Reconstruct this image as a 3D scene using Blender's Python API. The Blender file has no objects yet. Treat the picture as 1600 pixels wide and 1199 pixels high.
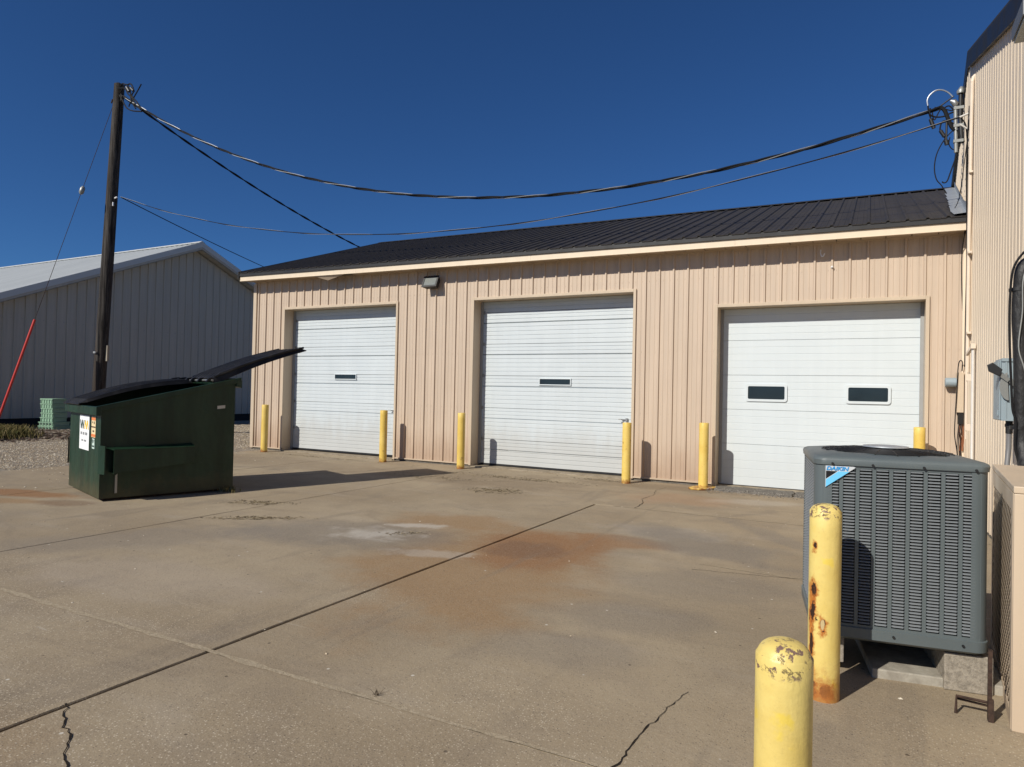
import bpy, bmesh, math, random
from mathutils import Vector, Matrix, noise
random.seed(7)
S = bpy.context.scene
COL = S.collection
PI = math.pi

# ------------------------------------------------------------------ camera
cam_d = bpy.data.cameras.new('camera')
cam = bpy.data.objects.new('camera', cam_d); COL.objects.link(cam)
cam_d.sensor_width = 36.0
cam_d.lens = 1047.934 / 1600 * 36
cam_d.clip_start = 0.05; cam_d.clip_end = 2000
yaw, pitch, roll = 0.4873998, 0.0141589, 0.0218486
cy_, sy_ = math.cos(yaw), math.sin(yaw); cp_, sp_ = math.cos(pitch), math.sin(pitch)
fw = Vector((-sy_*cp_, cy_*cp_, sp_)); rt = Vector((cy_, sy_, 0)); up = rt.cross(fw)
r2 = rt*math.cos(roll) + up*math.sin(roll); u2 = -rt*math.sin(roll) + up*math.cos(roll)
M = Matrix(((r2.x, u2.x, -fw.x, -1.12991), (r2.y, u2.y, -fw.y, -10.6484), (r2.z, u2.z, -fw.z, 1.33296), (0, 0, 0, 1)))
cam.matrix_world = M
S.camera = cam

# ------------------------------------------------------------------ sky, sun, exposure
TO_SUN = Vector((-0.41, -1.0, 0.78)).normalized()
SUN_EL = math.asin(TO_SUN.z); SUN_ROT = math.atan2(TO_SUN.x, TO_SUN.y)
w = bpy.data.worlds.new('World'); S.world = w; w.use_nodes = True
wn = w.node_tree; bg = wn.nodes['Background']
sky = wn.nodes.new('ShaderNodeTexSky'); sky.sky_type = 'NISHITA'; sky.sun_disc = False
sky.sun_elevation = SUN_EL; sky.sun_rotation = SUN_ROT
sky.altitude = 2000; sky.air_density = 1.0; sky.dust_density = 0.35; sky.ozone_density = 5.0
tint = wn.nodes.new('ShaderNodeMix'); tint.data_type = 'RGBA'; tint.blend_type = 'MULTIPLY'; tint.inputs[0].default_value = 1.0
tint.inputs[7].default_value = (0.47, 0.82, 1.18, 1)
wn.links.new(sky.outputs[0], tint.inputs[6]); wn.links.new(tint.outputs[2], bg.inputs[0]); bg.inputs[1].default_value = 0.060
sun_d = bpy.data.lights.new('sun', 'SUN'); sun_d.energy = 4.85; sun_d.angle = math.radians(0.53); sun_d.color = (1.0, 0.95, 0.86)
sun = bpy.data.objects.new('sun', sun_d); COL.objects.link(sun)
sun.rotation_euler = TO_SUN.to_track_quat('Z', 'Y').to_euler(); sun.location = (-10, -30, 25)
S.view_settings.view_transform = 'Standard'; S.view_settings.look = 'None'
S.view_settings.exposure = 0.0; S.view_settings.gamma = 1.0; S.view_settings.use_curve_mapping = False

ZG = -0.045      # level of the concrete yard

# ------------------------------------------------------------------ material helpers
class NT:
    def __init__(s, name, rough=0.6, metal=0.0, spec=0.5):
        s.m = bpy.data.materials.new(name); s.m.use_nodes = True
        s.t = s.m.node_tree; s.b = s.t.nodes['Principled BSDF']
        s.b.inputs['Roughness'].default_value = rough; s.b.inputs['Metallic'].default_value = metal
        s.b.inputs['Specular IOR Level'].default_value = spec
    def n(s, typ, **kw):
        x = s.t.nodes.new(typ)
        for k, v in kw.items(): setattr(x, k, v)
        return x
    def put(s, inp, v):
        if hasattr(v, 'is_linked') or hasattr(v, 'links'): s.t.links.new(v, inp)
        else:
            if isinstance(v, tuple) and len(v) == 3 and inp.type == 'RGBA': v = (*v, 1)
            inp.default_value = v
    def math(s, op, a, b=0.0, c=None, clamp=False):
        x = s.n('ShaderNodeMath', operation=op, use_clamp=clamp); s.put(x.inputs[0], a); s.put(x.inputs[1], b)
        if c is not None: s.put(x.inputs[2], c)
        return x.outputs[0]
    def pos(s):
        if not hasattr(s, '_p'): s._p = s.n('ShaderNodeNewGeometry').outputs['Position']
        return s._p
    def objc(s):
        if not hasattr(s, '_o'): s._o = s.n('ShaderNodeTexCoord').outputs['Object']
        return s._o
    def scale(s, v, sc):
        x = s.n('ShaderNodeVectorMath', operation='MULTIPLY'); s.put(x.inputs[0], v); x.inputs[1].default_value = sc
        return x.outputs[0]
    def xyz(s, v):
        x = s.n('ShaderNodeSeparateXYZ'); s.put(x.inputs[0], v); return x.outputs
    def noise(s, v, sc, det=4, rough=0.55, dist=0.0):
        x = s.n('ShaderNodeTexNoise'); s.put(x.inputs['Vector'], v); x.inputs['Scale'].default_value = sc
        x.inputs['Detail'].default_value = det; x.inputs['Roughness'].default_value = rough; x.inputs['Distortion'].default_value = dist
        return x.outputs['Fac']
    def voro(s, v, sc, feat='F1', out='Distance'):
        x = s.n('ShaderNodeTexVoronoi', feature=feat); s.put(x.inputs['Vector'], v); x.inputs['Scale'].default_value = sc
        return x.outputs[out]
    def ramp(s, f, a, b, lo=0.0, hi=1.0):
        x = s.n('ShaderNodeMapRange', interpolation_type='SMOOTHSTEP'); s.put(x.inputs[0], f)
        x.inputs[1].default_value = a; x.inputs[2].default_value = b; x.inputs[3].default_value = lo; x.inputs[4].default_value = hi
        return x.outputs[0]
    def mix(s, f, a, b, mode='MIX'):
        x = s.n('ShaderNodeMix', data_type='RGBA', blend_type=mode)
        s.put(x.inputs[0], f); s.put(x.inputs[6], a); s.put(x.inputs[7], b); return x.outputs[2]
    def bump(s, h, st=0.3, d=0.01, prev=None):
        x = s.n('ShaderNodeBump'); x.inputs['Strength'].default_value = st; x.inputs['Distance'].default_value = d
        s.put(x.inputs['Height'], h)
        if prev is not None: s.put(x.inputs['Normal'], prev)
        return x.outputs[0]
    def col(s, c): s.put(s.b.inputs['Base Color'], c); return s
    def nor(s, x): s.put(s.b.inputs['Normal'], x); return s
    def rough(s, x): s.put(s.b.inputs['Roughness'], x); return s

def plain(name, c, rough=0.6, metal=0.0, spec=0.5, var=0.12, vs=6.0, bump=0.0):
    k = NT(name, rough, metal, spec)
    f = k.noise(k.objc(), vs, 5)
    k.col(k.mix(f, tuple(v*(1-var) for v in c), tuple(min(1, v*(1+var)) for v in c)))
    if bump: k.nor(k.bump(k.noise(k.objc(), 60, 3), bump, 0.004))
    return k.m

def sheet_metal(name, c, rough=0.42, streak=0.10, dirt=0.0, oil=0.35, dirtc=(0.16, 0.11, 0.07), zlow=0.0, spec=0.5, sdir=(9, 9, 0.35)):
    k = NT(name, rough, 0.0, spec)
    p = k.pos()
    st = k.noise(k.scale(p, sdir), 1.0, 5, 0.6)
    f = k.noise(p, 0.9, 3)
    a = k.mix(k.ramp(st, 0.3, 0.75), tuple(v*(1-streak) for v in c), tuple(min(1, v*(1+streak*0.5)) for v in c))
    a = k.mix(k.math('MULTIPLY', f, 0.25), a, tuple(v*0.86 for v in c))
    if dirt:
        z = k.xyz(p)[2]
        g = k.ramp(k.math('ADD', z, k.math('MULTIPLY', k.noise(k.scale(p, (6, 6, 2)), 1, 5), -0.7)), zlow+0.25, zlow-0.45)
        a = k.mix(k.math('MULTIPLY', g, dirt), a, dirtc)
        sp = k.ramp(k.noise(p, 14, 6, 0.7), 0.62, 0.8)
        a = k.mix(k.math('MULTIPLY', sp, dirt*0.6), a, dirtc)
    k.col(a)
    if oil:
        b = k.bump(k.noise(k.scale(p, (2.2, 2.2, 0.9)), 1.0, 2), oil*0.6, 0.02)
        b = k.bump(k.noise(p, 160, 2), 0.05, 0.001, b); k.nor(b)
    k.rough(k.ramp(k.noise(p, 3, 4), 0.3, 0.7, rough-0.05, rough+0.12))
    return k.m

# ---- concrete with stains
def concrete_yard():
    k = NT('yard_concrete', 0.9, 0, 0.25); p = k.pos(); X, Y, Z = k.xyz(p)
    n1 = k.noise(p, 0.45, 5, 0.6); n2 = k.noise(p, 2.3, 6, 0.65); n3 = k.noise(k.scale(p, (1.0, 3.2, 1)), 0.9, 5, 0.6)
    base = k.mix(k.ramp(n1, 0.30, 0.72), (0.232, 0.178, 0.112), (0.335, 0.270, 0.180))
    base = k.mix(k.ramp(n2, 0.42, 0.75, 0, 0.45), base, (0.17, 0.135, 0.10))
    base = k.mix(k.ramp(n3, 0.50, 0.78, 0, 0.40), base, (0.35, 0.30, 0.235))
    base = k.mix(k.ramp(k.noise(k.scale(p, (0.5, 1.4, 1)), 1.2, 4, 0.6, 1.2), 0.55, 0.72, 0, 0.42), base, (0.175, 0.135, 0.092))
    # scattered darker greasy patches
    base = k.mix(k.ramp(k.noise(p, 1.1, 4, 0.5, 0.8), 0.60, 0.74, 0, 0.38), base, (0.115, 0.098, 0.082))
    def blob(cx, cy, rx, ry, ang, amp=0.75, nsc=1.6, soft=(0.45, 1.05)):
        ca, sa = math.cos(ang), math.sin(ang)
        dx = k.math('SUBTRACT', X, cx); dy = k.math('SUBTRACT', Y, cy)
        a = k.math('ADD', k.math('MULTIPLY', dx, ca/rx), k.math('MULTIPLY', dy, sa/rx))
        b = k.math('ADD', k.math('MULTIPLY', dx, -sa/ry), k.math('MULTIPLY', dy, ca/ry))
        r = k.math('SQRT', k.math('ADD', k.math('MULTIPLY', a, a), k.math('MULTIPLY', b, b)))
        nn = k.math('MULTIPLY', k.math('SUBTRACT', k.noise(k.scale(p, (1, 1, 1)), nsc, 6, 0.62), 0.5), amp*2)
        return k.ramp(k.math('ADD', r, nn), soft[1], soft[0])
    def stain(prev, m, c, a): return k.mix(k.math('MULTIPLY', m, a), prev, c)
    RUST = (0.215, 0.092, 0.026); RUSTL = (0.25, 0.145, 0.060); GREY = (0.14, 0.125, 0.11); PALE = (0.50, 0.47, 0.42)
    base = stain(base, blob(-3.85, -6.0, 1.15, 1.9, 0.25), RUSTL, 0.80)
    base = stain(base, blob(-3.72, -5.25, 0.80, 0.85, 0.5), RUST, 0.95)
    base = stain(base, blob(-3.78, -5.35, 0.40, 0.40, 0.5, 1.0, 3.0), (0.125, 0.050, 0.018), 0.70)
    base = stain(base, blob(-2.9, -3.9, 0.9, 0.35, 0.1, 1.0, 3.0), (0.34, 0.31, 0.27), 0.45)
    base = stain(base, blob(-4.4, -5.9, 0.5, 0.16, 0.3, 1.2, 5.0), PALE, 0.35)
    base = stain(base, blob(-2.0, -3.4, 1.4, 0.18, -0.9, 0.8, 3.0), GREY, 0.45)
    base = stain(base, blob(-3.15, -4.55, 0.55, 0.40, 0.2), RUST, 0.70)
    base = stain(base, blob(-5.0, -4.6, 0.95, 0.55, 0.2), RUSTL, 0.75)
    base = stain(base, blob(-10.75, -6.2, 1.6, 0.30, 0.25), RUST, 0.95)
    base = stain(base, blob(-10.0, -6.5, 0.9, 0.22, 0.3), RUSTL, 0.8)
    base = stain(base, blob(-9.3, -6.2, 0.5, 0.25, 0.3), (0.12, 0.06, 0.03), 0.6)
    base = stain(base, blob(-5.6, -5.75, 1.5, 0.7, 0.3), GREY, 0.60)
    base = stain(base, blob(-5.3, -5.55, 0.50, 0.34, 0.4, 1.3, 3.5, (0.1, 1.1)), PALE, 0.60)
    base = stain(base, blob(-5.15, -5.0, 0.42, 0.14, 0.4, 0.9, 6.0), PALE, 0.60)
    base = stain(base, blob(-6.9, -6.9, 1.6, 0.5, 0.9), (0.17, 0.15, 0.13), 0.40)
    base = stain(base, blob(-2.6, -4.2, 1.3, 0.55, -0.5), GREY, 0.65)
    base = stain(base, blob(-2.2, -5.6, 0.8, 0.5, 0.2), GREY, 0.35)
    base = stain(base, blob(-2.4, -6.6, 0.7, 0.35, 0.3), GREY, 0.40)
    base = stain(base, blob(-2.6, -7.3, 0.5, 0.3, 0.3), GREY, 0.35)
    base = stain(base, blob(-3.3, -1.6, 1.0, 0.6, 0.1), (0.30, 0.17, 0.09), 0.50)
    base = stain(base, blob(-2.4, -1.3, 0.7, 0.35, 0.3), PALE, 0.28)
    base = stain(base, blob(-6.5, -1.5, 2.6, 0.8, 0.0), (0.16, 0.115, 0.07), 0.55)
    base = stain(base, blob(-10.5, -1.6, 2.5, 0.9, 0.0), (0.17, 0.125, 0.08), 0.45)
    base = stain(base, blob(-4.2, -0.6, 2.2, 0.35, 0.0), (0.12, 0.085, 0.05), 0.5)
    base = stain(base, blob(-9.6, -7.6, 1.5, 0.8, 0.4), (0.20, 0.17, 0.13), 0.40)
    base = stain(base, blob(-4.5, -9.6, 1.0, 0.5, 0.4), (0.20, 0.13, 0.07), 0.45)
    base = stain(base, blob(-5.8, -7.6, 1.4, 0.5, 0.2), (0.34, 0.28, 0.215), 0.45)
    # tyre marks and scuffs : long thin darker and paler streaks
    tr = k.noise(k.scale(p, (2.6, 0.30, 1)), 1.0, 5, 0.6, 0.6)
    base = k.mix(k.ramp(tr, 0.58, 0.70, 0, 0.34), base, (0.13, 0.105, 0.08))
    sc = k.noise(k.scale(p, (0.7, 9.0, 1)), 1.0, 6, 0.7, 0.4)
    base = k.mix(k.ramp(sc, 0.63, 0.72, 0, 0.30), base, (0.42, 0.355, 0.265))
    sc2 = k.noise(k.scale(p, (1.6, 22.0, 1)), 1.0, 3, 0.6, 0.3)
    base = k.mix(k.math('MULTIPLY', k.ramp(sc2, 0.69, 0.73), k.ramp(k.noise(p, 0.6, 2), 0.52, 0.60, 0, 0.6)), base, (0.50, 0.45, 0.38))
    # exposed aggregate : small light and dark grains
    v = k.voro(p, 95.0); rnd = k.voro(p, 95.0, out='Color'); rr = k.xyz(rnd)[0]
    grain = k.math('MULTIPLY', k.ramp(v, 0.42, 0.22), k.ramp(rr, 0.62, 0.80))
    wear = k.ramp(k.math('ADD', k.noise(p, 0.8, 4, 0.6), k.math('MULTIPLY', k.math('ADD', Y, 8.6), -0.10)), 0.38, 0.62, 0.2, 1.0)
    base = k.mix(k.math('MULTIPLY', grain, k.math('MULTIPLY', wear, 0.85)), base, (0.58, 0.50, 0.38))
    gd = k.math('MULTIPLY', k.ramp(v, 0.42, 0.2), k.ramp(rr, 0.20, 0.08))
    base = k.mix(k.math('MULTIPLY', gd, 0.75), base, (0.07, 0.055, 0.045))
    fine = k.noise(p, 210, 3, 0.7)
    base = k.mix(k.ramp(fine, 0.35, 0.68, 0, 0.40), base, (0.43, 0.355, 0.26))
    # sparse pits and spots
    v2 = k.voro(p, 7.0); rc = k.xyz(k.voro(p, 7.0, out='Color'))
    pit = k.math('MULTIPLY', k.ramp(v2, 0.075, 0.045), k.ramp(rc[1], 0.60, 0.63))
    base = k.mix(k.math('MULTIPLY', pit, 0.75), base, (0.055, 0.04, 0.03))
    lp = k.math('MULTIPLY', k.ramp(v2, 0.075, 0.04), k.ramp(rc[1], 0.30, 0.27))
    base = k.mix(k.math('MULTIPLY', lp, 0.8), base, (0.60, 0.56, 0.48))
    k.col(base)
    b = k.bump(fine, 0.30, 0.003); b = k.bump(k.noise(p, 38, 5, 0.7), 0.42, 0.008, b)
    b = k.bump(k.ramp(v, 0.5, 0.1), 0.20, 0.002, b)
    b = k.bump(k.noise(p, 2.2, 3), 0.30, 0.03, b); k.nor(b)
    return k.m

def rough_mat(name, c1, c2, sc, rough=0.95, bump=0.5, dist=0.02, c3=None):
    k = NT(name, rough, 0, 0.2); p = k.pos()
    f = k.noise(p, sc, 8, 0.7); a = k.mix(k.ramp(f, 0.3, 0.7), c1, c2)
    if c3: a = k.mix(k.ramp(k.noise(p, sc*0.12, 4), 0.45, 0.7), a, c3)
    k.col(a); k.nor(k.bump(k.noise(p, sc*2.5, 6, 0.7), bump, dist)); return k.m

def bollard_mat():
    k = NT('yellow_paint', 0.5, 0, 0.45); o = k.objc(); X, Y, Z = k.xyz(o)
    oi = k.n('ShaderNodeObjectInfo').outputs['Random']
    off = k.n('ShaderNodeVectorMath', operation='ADD'); k.put(off.inputs[0], o)
    cmb = k.n('ShaderNodeCombineXYZ'); k.put(cmb.inputs[0], k.math('MULTIPLY', oi, 37.0)); k.put(cmb.inputs[2], k.math('MULTIPLY', oi, 11.0))
    k.put(off.inputs[1], cmb.outputs[0]); q = off.outputs[0]
    a = k.mix(k.ramp(k.noise(q, 3.0, 5), 0.3, 0.7), (0.66, 0.45, 0.085), (0.75, 0.55, 0.15))
    a = k.mix(k.ramp(k.noise(k.scale(q, (14, 14, 2)), 1, 5), 0.52, 0.8, 0, 0.5), a, (0.55, 0.40, 0.15))
    a = k.mix(k.ramp(k.noise(q, 26, 4), 0.60, 0.72, 0, 0.5), a, (0.42, 0.30, 0.10))
    rust_b = k.ramp(k.math('ADD', Z, k.math('MULTIPLY', k.noise(q, 11, 5, 0.7), -0.24)), -0.04, -0.13)
    a = k.mix(rust_b, a, (0.25, 0.085, 0.02))
    chips = k.ramp(k.noise(k.scale(q, (1, 1, 0.6)), 13, 7, 0.72), 0.665, 0.70)
    halo = k.ramp(k.noise(k.scale(q, (1, 1, 0.6)), 13, 7, 0.72), 0.60, 0.70)
    a = k.mix(k.math('MULTIPLY', halo, 0.55), a, (0.45, 0.20, 0.04))
    a = k.mix(chips, a, (0.05, 0.022, 0.012))
    k.col(a); b = k.bump(k.noise(q, 22, 5, 0.6), 0.35, 0.004); b = k.bump(chips, 0.6, -0.003, b)
    b = k.bump(k.noise(q, 5, 3), 0.3, 0.01, b); k.nor(b)
    return k.m
def near_bollard_mat(seed, rust):
    k = NT('yellow_paint_worn', 0.42, 0, 0.5); o = k.objc(); X, Y, Z = k.xyz(o)
    off = k.n('ShaderNodeVectorMath', operation='ADD'); k.put(off.inputs[0], o); off.inputs[1].default_value = (seed, 0, 0); q = off.outputs[0]
    a = k.mix(k.ramp(k.noise(q, 4.0, 5), 0.3, 0.7), (0.67, 0.495, 0.135), (0.76, 0.60, 0.20))
    a = k.mix(k.ramp(k.noise(q, 60, 5, 0.7), 0.50, 0.75, 0, 0.30), a, (0.50, 0.38, 0.13))
    scr = k.noise(k.scale(q, (55, 55, 7)), 1, 5, 0.7)
    a = k.mix(k.math('MULTIPLY', k.ramp(scr, 0.66, 0.72), k.ramp(k.noise(q, 6, 3), 0.48, 0.6, 0, 0.55)), a, (0.30, 0.20, 0.07))
    a = k.mix(k.ramp(k.noise(q, 9, 4), 0.62, 0.70, 0, 0.5), a, (0.80, 0.58, 0.03))
    if rust:
        # streak running down the left side from a few chips
        ang = k.math('ARCTAN2', Y, X)
        side = k.ramp(k.math('ABSOLUTE', k.math('ADD', k.math('SUBTRACT', ang, -2.45), k.math('MULTIPLY', k.math('SUBTRACT', k.noise(k.scale(q, (3, 3, 9)), 1, 5), 0.5), 1.1))), 0.34, 0.10)
        band = k.math('MULTIPLY', k.ramp(Z, 0.62, 0.52), 1.0)
        st = k.math('MULTIPLY', k.math('MULTIPLY', side, band), k.ramp(k.noise(k.scale(q, (20, 20, 6)), 1, 5), 0.38, 0.55))
        a = k.mix(k.math('MULTIPLY', st, 0.95), a, (0.55, 0.19, 0.03))
        dk = k.math('MULTIPLY', k.math('MULTIPLY', side, band), k.ramp(k.noise(k.scale(q, (30, 30, 12)), 1, 5), 0.60, 0.64))
        a = k.mix(dk, a, (0.05, 0.02, 0.01))
        def patch(prev, th, z0, ra, rz_, cc, amp=0.9, soft=(0.75, 0.95)):
            da = k.math('MULTIPLY', k.math('SUBTRACT', ang, th), 0.069/ra); dz = k.math('MULTIPLY', k.math('SUBTRACT', Z, z0), 1/rz_)
            rr = k.math('SQRT', k.math('ADD', k.math('MULTIPLY', da, da), k.math('MULTIPLY', dz, dz)))
            rr = k.math('ADD', rr, k.math('MULTIPLY', k.math('SUBTRACT', k.noise(q, 38, 6, 0.65), 0.5), amp*2.4))
            return k.mix(k.ramp(rr, soft[1], soft[0]), prev, cc)
        RO = (0.42, 0.13, 0.02); DK = (0.035, 0.016, 0.010)
        for th, z0, ra, rz_ in ((-2.28, 0.50, 0.026, 0.060), (-2.32, 0.40, 0.024, 0.075), (-2.40, 0.24, 0.018, 0.10), (-1.62, 0.345, 0.020, 0.045), (-1.40, 0.05, 0.045, 0.055), (-2.2, 0.06, 0.03, 0.07), (-2.2, 0.70, 0.015, 0.03)):
            a = patch(a, th, z0, ra*1.2, rz_*1.2, RO, 1.0, (0.35, 1.1)); a = patch(a, th, z0+0.004, ra*0.62, rz_*0.62, DK, 1.3)
        a = patch(a, -1.62, 0.350, 0.010, 0.028, (0.52, 0.40, 0.20), 0.5)
        low = k.ramp(k.math('ADD', Z, k.math('MULTIPLY', k.noise(q, 20, 6, 0.7), -0.28)), 0.03, -0.13)
        a = k.mix(k.math('MULTIPLY', low, 0.85), a, (0.36, 0.13, 0.03))
        ch = k.ramp(k.noise(k.scale(q, (1, 1, 0.7)), 17, 5, 0.6), 0.70, 0.715)
        a = k.mix(ch, a, (0.06, 0.03, 0.015))
    # flaked crown
    top = k.ramp(Z, 0.0, 1.0)
    ck = k.math('ABSOLUTE', k.math('SUBTRACT', k.noise(q, 24, 8, 0.72, 0.6), 0.5)); ck = k.math('ADD', ck, k.math('MULTIPLY', k.ramp(k.noise(q, 17, 2), 0.42, 0.56, 1.0, 0.0), 0.1))
    zt = 0.725 if not rust else 0.845
    crown = k.ramp(k.math('ADD', Z, k.math('MULTIPLY', k.noise(q, 40, 4), 0.02)), zt-0.012, zt+0.006)
    lines = k.math('MULTIPLY', crown, k.ramp(ck, 0.024, 0.010))
    a = k.mix(k.math('MULTIPLY', lines, 0.8), a, (0.10, 0.06, 0.035))
    pt = k.math('MULTIPLY', crown, k.ramp(k.noise(q, 21, 6, 0.70), 0.545, 0.58))
    a = k.mix(pt, a, (0.19, 0.115, 0.09))
    k.col(a)
    b = k.bump(k.noise(q, 34, 5, 0.6), 0.45, 0.004); b = k.bump(k.noise(k.scale(q, (26, 26, 5)), 1, 4), 0.35, 0.006, b)
    b = k.bump(lines, 0.6, -0.003, b); b = k.bump(pt, 0.6, -0.002, b); k.nor(b)
    return k.m

MT = {}
MT['yard'] = concrete_yard()
MT['tan'] = sheet_metal('tan_siding', (0.550, 0.435, 0.328), 0.45, 0.09, 0.60, 0.30, (0.35, 0.23, 0.15), 0.15)
MT['tan_trim'] = sheet_metal('tan_trim', (0.555, 0.445, 0.322), 0.45, 0.06, 0.2, 0.25, (0.30, 0.20, 0.13), 0.1)
MT['fascia'] = sheet_metal('cream_fascia', (0.74, 0.615, 0.455), 0.45, 0.05, 0, 0.25)
MT['cream'] = sheet_metal('cream_corrugated', (0.76, 0.635, 0.485), 0.45, 0.07, 0.25, 0.2, (0.40, 0.29, 0.20), 0.3)
MT['darkroof'] = sheet_metal('charcoal_roof', (0.036, 0.031, 0.028), 0.6, 0.18, 0, 0.04, sdir=(9, 0.3, 0.3))
MT['darktrim'] = sheet_metal('black_trim', (0.013, 0.012, 0.012), 0.5, 0.12, 0, 0.2)
MT['litgrey'] = plain('grey_housing', (0.16, 0.165, 0.165), 0.45, 0.3)
MT['galv'] = plain('galvanised', (0.50, 0.53, 0.55), 0.42, 0.6, 0.5, 0.25, 9, 0.15)
MT['white_door'] = sheet_metal('white_door', (0.60, 0.65, 0.665), 0.42, 0.02, 0.25, 0.16, (0.50, 0.50, 0.48), 0.15)
MT['white_door_old'] = sheet_metal('old_white_door', (0.57, 0.615, 0.63), 0.42, 0.03, 0.50, 0.30, (0.42, 0.40, 0.36), 0.3)
MT['white_side_shade_toned'] = sheet_metal('white_siding_shade_toned', (0.465, 0.435, 0.365), 0.5, 0.10, 0.3, 0.2, (0.30, 0.25, 0.2), 0.4)  # white steel; the gable's neutral shade is put into this darker, warmer colour
MT['white_roof'] = sheet_metal('white_roof', (0.58, 0.60, 0.59), 0.5, 0.08, 0, 0.1, sdir=(9, 0.3, 0.3))
MT['glass'] = plain('dark_glass', (0.016, 0.022, 0.026), 0.12, 0, 0.6, 0.5, 3)
MT['footing'] = rough_mat('footing_concrete', (0.10, 0.09, 0.075), (0.20, 0.175, 0.145), 9)
MT['sill'] = rough_mat('sill_concrete', (0.20, 0.16, 0.11), (0.34, 0.285, 0.21), 7)
MT['dark'] = plain('dark_void', (0.012, 0.011, 0.010), 0.9)
MT['joint'] = rough_mat('joint_dirt', (0.010, 0.007, 0.005), (0.030, 0.022, 0.015), 40)
MT['joint_pale'] = rough_mat('joint_sand', (0.30, 0.24, 0.16), (0.46, 0.38, 0.27), 60)
MT['weather'] = plain('weatherstrip', (0.30, 0.30, 0.29), 0.7)
MT['galvbolt'] = plain('zinc', (0.35, 0.35, 0.34), 0.4, 0.7)
MT['bollard'] = bollard_mat(); MT['bn1'] = near_bollard_mat(3.3, False); MT['bn2'] = near_bollard_mat(8.1, True)
MT['rubber'] = plain('black_rubber', (0.012, 0.012, 0.013), 0.5, 0, 0.5, 0.3)
MT['cable'] = plain('cable_black', (0.010, 0.010, 0.011), 0.7, 0, 0.2)
MT['alu'] = plain('bare_aluminium', (0.50, 0.52, 0.54), 0.4, 0.8)
MT['block'] = rough_mat('concrete_block', (0.20, 0.175, 0.14), (0.38, 0.335, 0.27), 45, 0.95, 0.7, 0.006)
MT['pad'] = rough_mat('pad_concrete', (0.24, 0.215, 0.175), (0.38, 0.35, 0.29), 12, 0.9, 0.4, 0.006)
MT['rustiron'] = rough_mat('rusty_iron', (0.030, 0.020, 0.016), (0.075, 0.045, 0.032), 30, 0.8, 0.3, 0.004)
MT['ac'] = sheet_metal('grey_cabinet', (0.105, 0.126, 0.130), 0.42, 0.05, 0.0, 0.10)
MT['ac_l'] = sheet_metal('grey_louver', (0.165, 0.180, 0.190), 0.45, 0.05, 0.0, 0.05)
MT['boxgrey'] = sheet_metal('grey_enamel', (0.27, 0.33, 0.36), 0.4, 0.04, 0.0, 0.1)
MT['boxgrey2'] = plain('grey_steel', (0.28, 0.285, 0.27), 0.42, 0.4)
MT['pvc'] = plain('grey_pvc', (0.17, 0.165, 0.165), 0.5)
MT['emt'] = plain('painted_conduit', (0.72, 0.68, 0.62), 0.35, 0.2)
MT['cpipe'] = plain('cream_pipe', (0.70, 0.59, 0.47), 0.5)
MT['copper'] = plain('copper_wire', (0.42, 0.17, 0.08), 0.4, 0.3)
MT['gravel'] = rough_mat('gravel_ground', (0.20, 0.165, 0.125), (0.46, 0.40, 0.32), 30, 1, 1.0, 0.03, (0.28, 0.235, 0.185))
MT['earth'] = rough_mat('dry_earth', (0.10, 0.085, 0.05), (0.20, 0.17, 0.10), 3, 1, 0.6, 0.05, (0.09, 0.10, 0.04))
MT['asphalt'] = rough_mat('crumbled_asphalt', (0.07, 0.065, 0.058), (0.27, 0.245, 0.21), 75, 1, 1.0, 0.012)
MT['flash_dark'] = MT['darktrim']
MT['red'] = plain('red_plastic', (0.56, 0.035, 0.02), 0.4)
MT['crate'] = plain('pale_green_plastic', (0.255, 0.40, 0.275), 0.5, 0, 0.4, 0.1)
MT['tag'] = plain('aluminium_tag', (0.5, 0.5, 0.48), 0.4, 0.5)
MT['ply'] = plain('tan_board', (0.30, 0.26, 0.20), 0.8)
MT['lens'] = plain('lamp_lens', (0.20, 0.215, 0.20), 0.2, 0, 0.6, 0.3, 30)
MT['lampbody'] = plain('bronze_housing', (0.025, 0.025, 0.025), 0.45, 0.3)
MT['soffit'] = plain('soffit_metal', (0.46, 0.36, 0.26), 0.5)
MT['porcelain'] = plain('porcelain', (0.75, 0.75, 0.75), 0.3)
def simple(name, c, rough=0.5): return plain(name, c, rough, 0, 0.4, 0.04)
MT['blue'] = simple('light_blue', (0.16, 0.55, 0.86)); MT['blue2'] = simple('mid_blue', (0.015, 0.27, 0.62))
MT['badge'] = simple('silver_badge', (0.55, 0.58, 0.60)); MT['black'] = simple('badge_black', (0.008, 0.008, 0.01))
MT['stwhite'] = simple('sticker_white', (0.86, 0.87, 0.87)); MT['stgreen'] = simple('logo_dark', (0.025, 0.06, 0.05)); MT['stgold'] = simple('logo_gold', (0.85, 0.58, 0.05))
MT['stgrey'] = simple('print_grey', (0.30, 0.31, 0.32)); MT['stcream'] = simple('sticker_cream', (0.80, 0.66, 0.38)); MT['storange'] = simple('sticker_orange', (0.75, 0.22, 0.07))
MT['stdark'] = simple('print_dark', (0.10, 0.06, 0.04)); MT['stpale'] = simple('sticker_pale', (0.55, 0.68, 0.60))
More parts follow.
